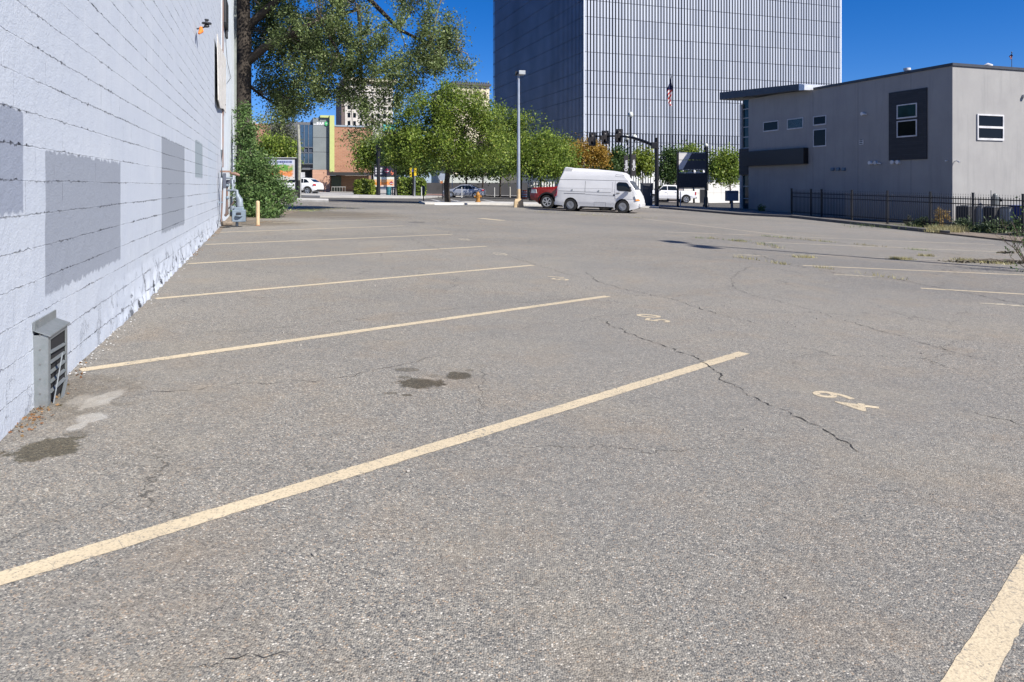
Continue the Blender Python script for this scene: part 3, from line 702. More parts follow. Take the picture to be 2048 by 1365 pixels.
k.each('ground_column', mat('pale_column', (.6, .6, .6), .7), tw)

# ---------------------------------------------------------------- stucco building on the right
Rc = Vector(on(1905, 32.7)); rb = thing('stucco_building', 'two storey grey stucco building with dark sloping roof canopy behind the black fence', 'building', (Rc.x, Rc.y, 0), GA+R(90))
# local: X = away along the shaded face, -Y = along the lit face to the right... +Y = out towards the lot
def fx(px): return hit(px, Rc, T)
def fz(px, py): t_ = fx(px); return zz(py, Rc.y+T.y*t_)
q = G('grey_stucco'); o_ = q.tc.outputs['Object']; X_s, Y_s, Z_s = q.sep(o_); cv = q.n.new('ShaderNodeCombineXYZ'); q.l.new(q.math('MULTIPLY', q.math('ADD', X_s, Y_s), 2.2), cv.inputs[0]); q.l.new(q.math('MULTIPLY', Z_s, .22), cv.inputs[2])
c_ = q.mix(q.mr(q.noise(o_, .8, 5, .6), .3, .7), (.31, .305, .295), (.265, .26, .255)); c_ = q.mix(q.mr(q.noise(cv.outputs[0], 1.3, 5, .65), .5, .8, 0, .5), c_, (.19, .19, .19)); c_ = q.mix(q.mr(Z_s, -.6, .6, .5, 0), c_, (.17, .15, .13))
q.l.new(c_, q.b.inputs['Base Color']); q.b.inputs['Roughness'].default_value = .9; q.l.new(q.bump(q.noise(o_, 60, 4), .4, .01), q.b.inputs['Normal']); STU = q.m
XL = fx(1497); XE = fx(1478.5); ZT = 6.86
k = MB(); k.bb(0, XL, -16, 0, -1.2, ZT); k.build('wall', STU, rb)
k = MB(); k.bb(XL+.003, XE+.0, -16, -.25, -1.2, ZT); k.build('end_wall', STU, rb)
COP = mat('dark_metal_coping', (.05, .055, .065), .5, .3)
k = MB(); k.bb(-.06, fx(1628), -16, .06, ZT+.003, ZT+.13); k.build('coping', COP, rb)
JN = mat('stucco_joint', (.2, .2, .2), .9)
k = MB()
for p in (1716, 1822, 1626): k.bb(fx(p)-.012, fx(p)+.012, 0, .004, -1, ZT)
k.each('control_joint', JN, rb)
# sloping canopy over the street end
xa, xb = fx(1614), fx(1453); za, zb_ = fz(1614, 169), fz(1448, 187)
k = MB(); k.poly([(xa, .55, za), (xb, .55, zb_), (xb, .55, zb_-.50), (xa, .55, za-.36)], (0, -16, 0)); k.build('canopy', COP, rb, bevel=.02)
k = MB(); k.poly([(xa-.004, .57, za+.01), (xa-.45, .57, za-.1), (xa-.45, .57, za-.4), (xa-.004, .57, za-.38)], (0, -12, 0)); k.build('canopy_return', mat('pale_flashing', (.6, .62, .65), .4, .3), rb)
k = MB(); k.bb(xa+.05, XL, -15.9, -.02, ZT+.135, min(za, zb_)-.42); k.build('clerestory', STU, rb)
def window(name, p0, p1, y0, y1, lab=None, glass=GLASS, mull=0, base=0.):
    x0, x1 = fx(p1), fx(p0); c = (p0+p1)/2; z0, z1 = fz(c, y1), fz(c, y0)
    k = MB(); f = .05
    k.bb(x0, x1, base, base+.05, z0, z0+f*1.3); k.bb(x0, x1, base, base+.04, z1-f, z1); k.bb(x0, x0+f, base, base+.04, z0+f*1.3, z1-f); k.bb(x1-f, x1, base, base+.04, z0+f*1.3, z1-f)
    o = k.build('window', FRAME, rb, bevel=.004)
    if lab: o['label'] = lab
    k = MB(); k.bb(x0+f, x1-f, base-.01 if base else .001, base+.012, z0+f*1.3, z1-f); k.build('pane', glass, o)
    k = MB(); n = int((z1-z0)/.07)
    for i in range(1, n): k.bb(x0+f+.02, x1-f-.02, base+.0125, base+.014, z0+f+i*.07, z0+f+i*.07+.012) if mull else None
    if mull: k.build('blind', mat('window_blind', (.25, .33, .38), .6), o)
    else: k.bm.free()
window('w', 1527, 1557.5, 243, 263, 'wide low window nearest the street end'); window('w', 1575, 1607, 237, 258.5, 'low window with pale blinds', GLASST, 1)
window('w', 1627, 1653, 232, 251); window('w', 1627, 1653, 258.5, 294)
# dark tile panel with its pair of windows
DP = G('dark_tile_panel'); o_ = DP.tc.outputs['Object']; br = DP.n.new('ShaderNodeTexBrick'); 
mp_ = DP.n.new('ShaderNodeMapping'); mp_.inputs['Rotation'].default_value = (R(90), 0, 0); DP.l.new(o_, mp_.inputs[0]); DP.l.new(mp_.outputs[0], br.inputs['Vector'])
br.inputs['Scale'].default_value = 1; br.inputs['Brick Width'].default_value = .6; br.inputs['Row Height'].default_value = .1; br.inputs['Mortar Size'].default_value = .006
br.inputs['Color1'].default_value = (.022, .021, .025, 1); br.inputs['Color2'].default_value = (.012, .012, .014, 1); br.inputs['Mortar'].default_value = (.005, .005, .006, 1)
DP.l.new(br.outputs[0], DP.b.inputs['Base Color']); DP.b.inputs['Roughness'].default_value = .6; DTP = DP.m
k = MB(); k.bb(fx(1855), fx(1779), .002, .05, fz(1817, 320), fz(1817, 181)); k.build('dark_panel', DTP, rb)
window('w', 1796, 1836, 208.5, 237, None, GLASST, 0, .05); window('w', 1796, 1836, 241, 274.5, None, GLASS, 0, .05)
# dark sign box
k = MB(); k.bb(fx(1617), XL-.0, .004, .35, fz(1557, 330.5), fz(1557, 300)); k.build('sign_box', mat('brown_black_metal', (.009, .007, .007), .5), rb, bevel=.01)
# street-end glazing
k = MB()
for a, b in [(200, 218), (219, 236), (237, 254), (255, 274), (275, 296)]:
    k.bb(XL+.06, XE-.2, -.2, -.16, fz(1488, b), fz(1488, a))
for a, b in [(352, 372), (374, 397), (398, 418)]: k.bb(XL+.06, XE-.2, -.2, -.16, fz(1488, b), fz(1488, a))
k.each('corner_glazing', GLASST, rb)
k = MB(); k.bb(XL, XL+.06, -.25, -.1, -.4, ZT-.1); k.bb(XE-.2, XE, -.25, -.02, -.8, ZT-.1)
for y in (218.5, 236.5, 254.5, 274.5, 296.5, 373, 397.5): z = fz(1488, y); k.bb(XL+.06, XE-.2, -.2, -.13, z-.03, z+.03)
k.build('glazing_frame', mat('grey_frame', (.38, .38, .38), .5), rb)
k = MB(); k.bb(XL+.01, XE-.01, -.24, .03, fz(1488, 350), fz(1488, 298)); k.build('dark_stone_panel', DTP, rb)
# little fittings
LT = mat('white_fitting', (.62, .62, .62), .5); BLU = mat('blue_grey_fitting', (.1, .16, .22), .5)
k = MB()
for p, y, w in [(1727, 228, .14), (1742, 326, .14), (1753, 326, .14), (1787, 325, .16), (1798, 325, .16)]:
    c = (fx(p), .0, fz(p, y)); k.tube([Vector(c), Vector(c)+Vector((0, .13, 0))], w/2+.02, 14)
for p, y in [(1733, 228.5), (1747, 327), (1761, 327)]: c = Vector((fx(p), .1, fz(p, y))); k.tube([c+Vector((.12, 0, 0)), c-Vector((.12, -.02, .02))], .03, 8)
k.each('pipe_outlet', LT, rb, smooth=40)
k = MB()
for p in (1667, 1678, 1689): c = (fx(p), .06, fz(p, 339)); k.box(c, (.2, .14, .17))
k.each('wall_pack', BLU, rb, bevel=.03)
x0, x1 = fx(1727), fx(1719); k = MB(); k.bb(x0, x1, .002, .03, fz(1723, 289.5), fz(1723, 279.5)); o = k.build('vent_grille', LT, rb)
k = MB()
for i in range(3): z = fz(1723, 288)+i*.085; k.bb(x0+.03, x1-.03, .03, .034, z, z+.045)
k.each('vent_slot', BLK, o)
k = MB(); k.tube([(fx(1904.5)+.25, 0, fz(1898, 322)), (fx(1904.5)+.25, .12, fz(1898, 322))], .03); k.build('soffit_lamp', LT, rb)
# lit face: window and camera; this face is x=0, outward -X, running to -Y
def hx(px): return hit(px, Rc, U)
y0, y1 = -hx(1953), -hx(2006); c = Rc.y+U.y*hx(1980); z1, z0 = zz(229.5, c), zz(281.5, c); zm = zz(254.5, c)
k = MB(); f = .07
for a in [(y1, y1+f, z0, z1), (y0-f, y0, z0, z1), (y1+f, y0-f, z1-f, z1), (y1+f, y0-f, z0, z0+.1), (y1+f, y0-f, zm-.07, zm+.03)]: k.bb(-.06, .0, *a)
o = k.build('window', FRAME, rb, bevel=.006); o['label'] = 'white two pane window on the sunlit wall'
k = MB(); k.bb(-.02, -.001, y1+f, y0-f, z0+.1, z1-f); k.build('pane', GLASS, o)
k = MB(); p = Vector((0, -hx(1909), zz(323, Rc.y))); k.tube([p, p+Vector((-.12, 0, .02)), p+Vector((-.3, .05, -.05))], [.02, .02, .045], 8); p = Vector((0, -hx(2046), zz(188, Rc.y+.6))); k.box(p+Vector((-.1, 0, 0)), (.2, .12, .12)); k.each('security_camera', LT, rb, smooth=40)
k = MB(); k.lathe([(.13, 0), (.13, .3), (.17, .3), (.17, .4), (.0, .43)], (fx(1777), -1.2, ZT+.1), 14); k.lathe([(.2, 0), (.2, .3), (.0, .4)], (fx(1880), -3, ZT+.0), 14); k.each('roof_vent', LT, rb, smooth=40)

# ---------------------------------------------------------------- far buildings over the road
def face_frame(name, label, cat, px, D):
    o = on(px, D); return thing(name, label, cat, (o.x, o.y, 0), GA), Vector((o.x, o.y, 0))
def brick_mat(name, c1, c2, mo, w=.6, h=.2):
    q = G(name); m_ = q.n.new('ShaderNodeMapping'); m_.inputs['Rotation'].default_value = (R(90), 0, 0); q.l.new(q.tc.outputs['Object'], m_.inputs[0])
    b = q.n.new('ShaderNodeTexBrick'); b.inputs['Scale'].default_value = 1; b.inputs['Brick Width'].default_value = w; b.inputs['Row Height'].default_value = h; b.inputs['Mortar Size'].default_value = .012
    b.inputs['Color1'].default_value = (*c1, 1); b.inputs['Color2'].default_value = (*c2, 1); b.inputs['Mortar'].default_value = (*mo, 1); q.l.new(m_.outputs[0], b.inputs['Vector'])
    q.l.new(q.mix(q.mr(q.noise(q.tc.outputs['Object'], .5, 4), .35, .7, 0, .3), b.outputs[0], c2), q.b.inputs['Base Color']); q.b.inputs['Roughness'].default_value = .9; return q.m
REDB = brick_mat('orange_brick', (.34, .17, .11), (.27, .13, .08), (.36, .26, .2))
TANB = brick_mat('pinkish_brick', (.46, .27, .19), (.38, .21, .14), (.4, .3, .24))
# grey panel building with lime strip
t, P = face_frame('panel_building', 'grey panelled building with a lime green edge and green logo', 'building', 660, 98)
D_ = lambda px: hit(px, P, U); Z_ = lambda px, y: zz(y, P.y+U.y*D_(px))
GRYP = mat('grey_cladding', (.17, .19, .19), .5, var=.08, scale=.6); LIME = mat('lime_render', (.42, .45, .17), .7, var=.04)
k = MB(); k.bb(D_(626), D_(658.5), .0, 8, Z_(642, 340), Z_(642, 236)); k.build('grey_panel', GRYP, t)
k = MB(); k.bb(D_(582), D_(626)-.01, .5, 8, Z_(610, 340), Z_(610, 244)); k.build('side_wall', mat('dark_grey_render', (.11, .115, .12), .7), t)
k = MB()
for y in (276, 305): z = Z_(642, y); k.bb(D_(626), D_(658.5), -.006, 0, z, z+.06)
k.each('panel_seam', mat('dark_seam', (.06, .065, .07), .7), t)
k = MB(); k.bb(D_(658.6), D_(668), -.6, 8, Z_(663, 344), Z_(663, 232)); k.bb(D_(640), D_(658.6), -.3, 7.5, Z_(650, 236)+.003, Z_(650, 231.5)); k.build('lime_strip', LIME, t)
k = MB(); k.bb(D_(600), D_(626)-.02, .1, .48, Z_(613, 295), Z_(613, 250)); k.bb(D_(600), D_(626)-.02, .1, .48, Z_(613, 328), Z_(613, 306)); k.each('curtain_wall', mat('office_glass', (.03, .06, .1), .05, 0, var=.2, scale=.3, spec=.9), t)
k = MB()
for p in (600, 608.5, 617): k.bb(D_(p)-.05, D_(p)+.05, .04, .1, Z_(613, 328), Z_(613, 250))
for y in (295, 306, 328, 338): z = Z_(613, y); k.bb(D_(600), D_(626)-.02, .04, .1, z-.06, z+.06)
k.build('mullion', mat('dark_mullion', (.1, .11, .13), .5), t)
k = MB(); k.bb(D_(600), D_(626)-.02, .2, 8, Z_(613, 296)-.8, Z_(613, 295)-.05); k.build('spandrel', mat('slate_spandrel', (.04, .055, .08), .4), t)
k = MB(); k.bb(D_(582), D_(626)-.02, 1.2, 7.9, -.5, Z_(613, 340)-.01); k.build('dark_entrance', mat('deep_recess', (.015, .015, .018), .7), t)
k = MB(); k.bb(D_(625), D_(660), -.1, 7, -.5, Z_(642, 340)-.01); k.build('brick_base', TANB, t)
c = Vector((D_(653.2), -.05, Z_(653, 248))); k = MB(); k.lathe([(.0, -.1), (.27, -.1), (.29, -.0), (.0, 0)], c, 20, 'Y'); o = k.build('logo_disc', mat('green_logo', (.06, .45, .14), .4), t)
k = MB(); k.tube([c+Vector((-.12, -.12, .05)), c+Vector((-.0, -.12, -.1)), c+Vector((.12, -.12, .16))], .04, 6); k.each('logo_mark', LT, o)
k = MB(); x = D_(627)
while x < D_(648): w = rnd.uniform(.12, .25); k.bb(x, x+w, -.05, -.0, Z_(638, 250.5), Z_(638, 250.5)+.16); x += w+.06
x = D_(633)
while x < D_(648): w = rnd.uniform(.15, .3); k.bb(x, x+w, -.05, -.0, Z_(638, 248), Z_(638, 245)); x += w+.1
k.build('sign_lettering', LT, t)
# brick hall
t, P = face_frame('brick_hall', 'orange brick hall with a dark ground floor canopy beside the lime strip', 'building', 700, 106)
k = MB(); k.bb(D_(660), D_(745), 0, 25, Z_(690, 345), Z_(690, 254)); k.build('wall', REDB, t)
k = MB(); k.bb(D_(655), D_(745)+.1, -.1, 25, Z_(690, 254)+.003, Z_(690, 251)); k.build('coping', mat('blue_grey_coping', (.25, .3, .36), .5), t)
k = MB()
for y in (279, 294, 333):
    for i in range(16): k.bb(D_(664)+i*.4, D_(664)+i*.4+.12, -.03, 0, Z_(690, y), Z_(690, y)+.1)
k.each('dentil_course', mat('dark_brick', (.2, .09, .06), .9), t)
k = MB(); k.bb(D_(658), D_(745), -1.2, 1, Z_(690, 351), Z_(690, 345)-.01); k.build('canopy', mat('black_canopy', (.015, .015, .018), .6), t)
k = MB(); k.bb(D_(660), D_(745), 1.5, 24, -.6, Z_(690, 351)-.01); k.build('back_wall', brick_mat('brown_brick', (.26, .16, .1), (.2, .12, .08), (.2, .15, .1)), t)
k = MB(); k.bb(D_(664), D_(684), 1.3, 1.49, .6, Z_(690, 353)); k.build('shop_window', mat('olive_glass', (.05, .07, .05), .2), t)
k = MB(); k.bb(D_(662), D_(690), -.9, -.86, 1.25, 1.32); 
for i in range(6): k.bb(D_(662)+i*.38, D_(662)+i*.38+.04, -.9, -.86, .5, 1.25)
k.build('railing', mat('grey_rail', (.3, .3, .3), .5), t)
# brick block behind the shrub
t, P = face_frame('brick_block', 'orange brick block with white roof plant glimpsed between elm and panel building', 'building', 520, 120)
k = MB(); k.bb(D_(470), D_(541), 0, 20, -1, Z_(520, 248)); k.build('wall', REDB, t)
k = MB(); k.bb(D_(504), D_(512), 2, 5, Z_(520, 248)+.003, Z_(520, 240)); k.bb(D_(514), D_(530), 3, 6, Z_(520, 248)+.003, Z_(520, 244)); k.each('roof_plant', mat('pale_plant', (.55, .58, .6), .5), t)
t, P = face_frame('grey_block', 'low dark grey block with a flat roof between the brick block and panel building', 'building', 560, 128)
k = MB(); k.bb(D_(541), D_(592), 0, 20, -1, Z_(560, 246)); k.build('wall', mat('charcoal_render', (.1, .1, .11), .8), t)
k = MB()
for i in range(5): k.bb(D_(545)+i*.8, D_(545)+i*.8+.45, -.04, 0, Z_(560, 290), Z_(560, 275)); k.bb(D_(545)+i*.8, D_(545)+i*.8+.45, -.04, 0, Z_(560, 268), Z_(560, 255))
k.each('window', GLASS, t)
# classical high-rise
t, P = face_frame('stone_highrise', 'pale stone high-rise with a heavy cornice seen through the hanging elm branches', 'building', 690, 290)
STN = mat('limestone', (.52, .49, .44), .85, var=.08, scale=.3)
k = MB(); k.bb(D_(690), D_(786), 0, 24, -2, Z_(730, 160)); k.build('wall', STN, t)
k = MB(); k.bb(D_(683), D_(690)-.01, .2, 24, -2, Z_(730, 163)); k.build('side_bay', mat('brown_stone', (.13, .1, .09), .85), t)
k = MB(); k.bb(D_(686), D_(795), -1.6, 25, Z_(730, 164), Z_(730, 157)); k.bb(D_(688), D_(790), -.8, 24.5, Z_(730, 168), Z_(730, 164)-.01); k.build('cornice', mat('cream_stone', (.5, .46, .34), .85), t)
k = MB(); k.bb(D_(688), D_(790), -.25, .0, Z_(730, 213), Z_(730, 210)); k.bb(D_(688), D_(790), -.25, .0, Z_(730, 184), Z_(730, 182)); k.build('string_course', STN, t)
k = MB()
for r in range(9):
    for c_ in (698, 709, 722, 732, 745, 757, 769, 779):
        y = 178+16.3*r; z = Z_(730, y+9.5); k.bb(D_(c_-2.8), D_(c_+2.8), -.03, .0, z, z+9.5*290/F)
k.each('window', GLASS, t)
t, P = face_frame('teal_hoarding', 'teal and white sign board on a rooftop below the stone high-rise', 'sign', 765, 200)
k = MB(); k.bb(D_(766), D_(790), 0, .4, Z_(775, 262), Z_(775, 250)); k.build('board_panel', mat('teal_board', (.08, .42, .40), .5), t)
k = MB(); k.bb(D_(754), D_(766)-.02, 0, .4, Z_(775, 261), Z_(775, 253)); k.build('side_panel', mat('slate_board', (.2, .22, .25), .5), t)
k = MB(); k.bb(D_(745), D_(800), .5, 12, -1, Z_(775, 262)-.05); k.build('support_wall', mat('pale_render', (.5, .5, .48), .8), t)
# cream building with dark parapet
t, P = face_frame('cream_building', 'cream building with a dark balustrade showing over the trees between elm and tower', 'building', 950, 150)
k = MB(); k.bb(D_(905), D_(979), 0, 20, -2, Z_(950, 172)); k.build('wall', mat('cream_render', (.56, .5, .36), .8, var=.06), t)
k = MB(); k.bb(D_(903), D_(981), -.6, 20.5, Z_(950, 172)+.01, Z_(950, 168)); 
for i in range(16): k.bb(D_(904)+i*.51, D_(904)+i*.51+.27, -.5, 0, Z_(950, 168), Z_(950, 165))
k.build('parapet', mat('dark_parapet', (.06, .06, .06), .7), t)
k = MB()
for i in range(7): k.bb(D_(910)+i*1.02, D_(910)+i*1.02+.54, -.03, 0, Z_(950, 197), Z_(950, 183)); k.bb(D_(910)+i*1.02, D_(910)+i*1.02+.54, -.03, 0, Z_(950, 179), Z_(950, 175))
k.build('window', mat('brown_glass', (.12, .09, .06), .3), t)

# plaza walls and picket screens
def wall_px(name, label, cat, p0, p1, y0, y1, D, m, th=.3, dirv=U, part='panel'):
    o = on(p0, D); t = thing(name, label, cat, (o.x, o.y, 0), GA); P = Vector((o.x, o.y, 0)); L = hit(p1, P, U)
    k = MB(); k.bb(0, L, 0, th, zz(y1, D)-.3, zz(y0, D)); k.build(part, m, t); return t, P, L
DW = mat('dark_plaza_wall', (.035, .035, .038), .8, var=.2, scale=.5)
wall_px('plaza_wall', 'long low dark wall behind the sedan under the plaza trees', 'wall', 790, 1062, 366, 388, 104, DW)
wall_px('pale_screen', 'bright pale facade glimpsed between trunks over the dark plaza wall', 'facade', 880, 1000, 350, 369, 132, mat('bright_pale_render', (.36, .38, .34), .7, var=.1, scale=.4), 1)
t, P, L = wall_px('picket_screen', 'white vertical bar screen on a low wall between lamp post and white van', 'screen', 1056, 1112, 376, 390, 100, mat('low_green_wall', (.12, .13, .11), .8), .3, part='low_wall')
k = MB(); n = 10
for i in range(n): k.bb(i*L/n, i*L/n+.22, .05, .15, zz(376, 100), zz(364, 100))
k.each('bar', mat('white_bar', (.6, .6, .57), .6), t)
WW = mat('white_site_wall', (.62, .61, .58), .75, var=.06, scale=.6)
t, P, L = wall_px('white_wall', 'tall white panel wall behind the white pickup and pylon sign', 'wall', 1368, 1500, 365, 402, 90, WW, .3)
k = MB()
for i in range(1, 9): k.bb(i*L/9, i*L/9+.03, -.01, 0, zz(400, 90), zz(366, 90))
k.bb(0, L, -.02, 0, zz(386.5, 90), zz(386, 90)); k.build('panel_joint', mat('pale_joint', (.4, .4, .38), .8), t)
k = MB(); k.bb(hit(1400, P, U), hit(1410.5, P, U), -.05, -.001, -1, zz(379, 90)); k.each('dark_doorway', BLK, t)
k = MB(); k.bb(hit(1355, P, U)-1.2, -.002, .1, .5, -1, zz(362, 90)); k.build('grey_return', mat('taupe_return', (.25, .23, .23), .8), t)
t, P, L = wall_px('white_colonnade', 'pale vertical slats under the tower seen behind the dark cabinet', 'screen', 1262, 1368, 368, 398, 128, mat('grey_low_wall', (.2, .2, .2), .8), .3, part='low_wall')
k = MB()
for i in range(22): k.bb(i*L/22, i*L/22+.28, -.2, -.05, 0, zz(352, 128))
k.each('slat', mat('white_bar', (.6, .6, .57), .6), t)
# ---------------------------------------------------------------- trees and shrubs
BARK = mat('dark_elm_bark', (.05, .04, .032), .95, var=.3, scale=14, bump=1, bscale=25)
BARK2 = mat('grey_bark', (.13, .11, .09), .95, var=.25, scale=14, bump=.8, bscale=25)
TWIG = mat('pale_twig', (.22, .19, .15), .9, var=.2, scale=8)
def crown(blobs, nclump, nleaf, sig, depth, base, shell=.55, gap=.16):
    """leaf centres from clumps spread through overlapping lobes; blob = (px, py, rx, ry, D)"""
    tot = sum(b[2]*b[3] for b in blobs); cl = []; out = []
    for (px, py, rx, ry, D) in blobs:
        c = np.array(at(px, py, D)); r = np.array([rx/F*D, rx/F*D*depth, ry/F*D])
        n = max(1, int(nclump*rx*ry/tot))
        v = nr.normal(size=(n, 3)); v /= np.linalg.norm(v, axis=1)[:, None]
        p = c+v*r*(nr.uniform(0, 1, n)**shell)[:, None]; cl.append(p)
    cl = np.concatenate(cl)
    # leave holes in the crown where a slow wave is low
    ph = nr.uniform(0, 6.28, 6); sc = 9./(np.ptp(cl[:, 0])+1e-6)
    wv = np.sin(cl[:, 0]*sc*1.7+ph[0])+np.sin(cl[:, 2]*sc*2.1+ph[1]+cl[:, 0]*sc*.6)+np.sin(cl[:, 1]*sc*1.3+ph[2]+cl[:, 2]*sc*.9)
    keep = wv > np.quantile(wv, gap); cl = cl[keep]
    k = nr.integers(int(nleaf*.4), int(nleaf*1.6), len(cl))
    idx = np.repeat(np.arange(len(cl)), k)
    sg = np.array([sig, sig, sig])*nr.uniform(.6, 1.3, len(cl))[idx][:, None]
    return cl-np.array(base), cl[idx]+nr.normal(size=(len(idx), 3))*sg-np.array(base)
def tree(name, label, cat, px, D, blobs, trunk, limbs, lm, nclump, nleaf, sig, size, depth=.9, bark=None, group=None, ntw=25, tw=.012, twm=None, elong=1.7, shell=.55, drop=0):
    base = on(px, D); t = thing(name, label, cat, base, 0, group)
    cl, lv = crown(blobs, nclump, nleaf, sig, depth, base, shell, .06 if drop else .1)
    if drop: lv[:, 2] -= np.abs(nr.normal(size=len(lv)))*drop
    leaves('crown', lv, size, lm, t, elong)
    k = MB(); tp = [Vector(at(*p[:3]))-base for p in trunk]; tp[0].z = -.2
    k.tube(tp, [p[3] for p in trunk], 10)
    nodes = [(p, trunk[i][3]) for i, p in enumerate(tp) if i > 0]
    for lb in limbs:
        P = [Vector(at(*p[:3]))-base for p in lb]; k.tube(P, [p[3] for p in lb], 7)
        nodes += [(p, lb[i][3]) for i, p in enumerate(P)]
    k.build('trunk', bark or BARK, t, smooth=60)
    k = MB(); pick = list(range(len(cl))); rnd.shuffle(pick)
    for i in pick[:ntw]:
        c = Vector(cl[i]); p, r = min(nodes, key=lambda q: (q[0]-c).length); m_ = p.lerp(c, .5)+Vector((rnd.gauss(0, .15), rnd.gauss(0, .15), .12))
        k.tube([p, m_, c], [min(r, tw*2.5), tw*1.5, tw*.6], 4)
        for _ in range(2):
            e = c+Vector((rnd.gauss(0, .3), rnd.gauss(0, .3), rnd.uniform(-.6, .1))); k.tube([m_, e], [tw*.8, tw*.35], 3)
    k.build('branches', twm or bark or BARK, t)
    return t
L_ELM = leaf_mat('elm_leaf', (.07, .105, .035), (.22, .28, .10), (.42, .45, .24), .38)
L_GRN = leaf_mat('street_tree_leaf', (.07, .12, .018), (.27, .36, .06), (.46, .44, .11), .38)
L_DRK = leaf_mat('dark_leaf', (.025, .055, .016), (.10, .16, .04), None, .25)
L_YEL = leaf_mat('yellow_green_leaf', (.10, .15, .02), (.28, .34, .05), (.4, .32, .07), .35)
L_ORG = leaf_mat('amber_leaf', (.22, .13, .02), (.45, .28, .05), (.3, .28, .06), .35)
L_SHR = leaf_mat('shrub_leaf', (.04, .08, .025), (.16, .26, .08), (.36, .42, .18), .36)
L_GRY = leaf_mat('grey_green_leaf', (.05, .06, .035), (.16, .17, .11), None, .25)

D = 30
elm = [(545, 50, 90, 90, 31.5), (640, 60, 110, 95, 29.5), (755, 50, 110, 90, 29), (850, 55, 70, 75, 30), (560, 150, 65, 80, 31), (525, 205, 40, 45, 31.5),
       (605, 195, 60, 42, 30), (650, 150, 60, 60, 29), (720, 150, 65, 60, 29.5), (738, 215, 42, 45, 30), (700, 262, 22, 18, 29.8), (735, 255, 16, 22, 30), (800, 140, 65, 55, 30), (870, 125, 60, 45, 30.5),
       (905, 85, 38, 60, 30.5), (925, 125, 24, 22, 30.5), (560, 225, 50, 20, 29.5), (790, 185, 45, 28, 30), (500, -60, 120, 90, 31), (640, -90, 180, 110, 29), (800, -70, 120, 90, 29.5), (640, -230, 220, 110, 30), (380, -120, 100, 110, 34), (530, 20, 60, 60, 32), (600, 100, 70, 60, 31.5), (560, 200, 50, 35, 31.5), (670, 90, 70, 60, 31)]
tree('elm_tree', 'big old elm with a thick dark trunk and drooping branches beside the white wall', 'tree', 493, D, elm,
     [(493, 420, 30, .42), (488, 330, 30, .36), (486, 200, 30, .34), (487, 80, 30, .33), (484, -40, 30, .28), (500, -200, 30, .15)],
     [[(494, 125, 30, .2), (530, 95, 29.7, .17), (575, 72, 29.4, .14), (640, 40, 29, .1), (715, 20, 29, .06)], [(716, 10, 29.2, .09), (722, 70, 29.3, .07), (721, 130, 29.5, .05), (724, 165, 29.7, .03), (735, 230, 30, .015)],
      [(488, 60, 30, .18), (600, -40, 30, .15), (720, -20, 29.5, .12), (800, 60, 30, .08), (860, 90, 30.3, .05), (915, 100, 30.5, .02)], [(486, 160, 30, .1), (520, 190, 31, .05), (560, 215, 30.5, .025)],
      [(600, -40, 30, .1), (640, -150, 30, .07), (700, -230, 30, .04)], [(640, 40, 29, .06), (680, 110, 29, .035), (700, 190, 29.5, .02), (705, 250, 29.8, .01)]],
     L_ELM, 1260, 150, .18, .058, .75, BARK, ntw=300, tw=.011, twm=TWIG, drop=.22)

# the thick shrub by the wall end
tree('suckering_shrub', 'dense leafy shrub growing up the end of the white wall behind the bollard', 'shrub', 520, 26,
     [(505, 395, 38, 38, 26), (528, 400, 34, 30, 25.6), (500, 340, 28, 45, 26.3), (540, 376, 26, 20, 25.8), (568, 386, 14, 9, 25.8), (495, 280, 16, 40, 26.6), (520, 350, 30, 35, 26.2), (522, 425, 34, 12, 25.2), (578, 398, 12, 7, 25.7), (505, 428, 28, 12, 25.6), (490, 235, 9, 30, 26.8)],
     [(520, 432, 26, .05), (512, 380, 26, .04), (500, 300, 26.4, .03), (496, 240, 26.6, .015)], [[(522, 432, 25.8, .03), (550, 395, 25.7, .02), (590, 385, 25.7, .01)], [(520, 432, 26, .03), (500, 400, 26, .02), (488, 350, 26.3, .01)]],
     L_SHR, 330, 120, .15, .045, .8, BARK2, ntw=60, tw=.006, elong=2.4, shell=.42)
# trees across the road
def st(label, px, D, blobs, trunk, limbs, lm, nc, nl, sig=.35, size=.13, **kw):
    return tree('street_tree', label, 'tree', px, D, blobs, trunk, limbs, lm, nc, nl, sig, size, **kw)
st('broad green street tree with forked dark trunk standing in the lot kerb', 896, 45.2,
   [(850, 240, 60, 55, 45), (920, 225, 65, 50, 45.5), (885, 290, 75, 50, 45), (960, 280, 60, 55, 45.5), (820, 300, 55, 40, 44.5), (790, 270, 38, 34, 45), (900, 185, 28, 22, 45), (980, 240, 38, 35, 46), (800, 318, 36, 18, 44.5), (940, 318, 55, 24, 45), (860, 318, 50, 20, 45)],
   [(896, 409, 45.2, .22), (893, 370, 45.2, .19), (896, 345, 45.2, .18), (902, 325, 45.2, .13)],
   [[(897, 343, 45.2, .12), (915, 312, 45, .09), (925, 270, 45, .05)], [(897, 343, 45.2, .12), (892, 310, 45.2, .09), (880, 250, 45, .05)], [(902, 325, 45.2, .08), (850, 300, 45, .05), (815, 290, 45, .03)], [(915, 312, 45, .07), (960, 285, 45.4, .04)]],
   L_GRN, 470, 110, .31, .08, ntw=90, shell=.42, tw=.012, elong=1.8)
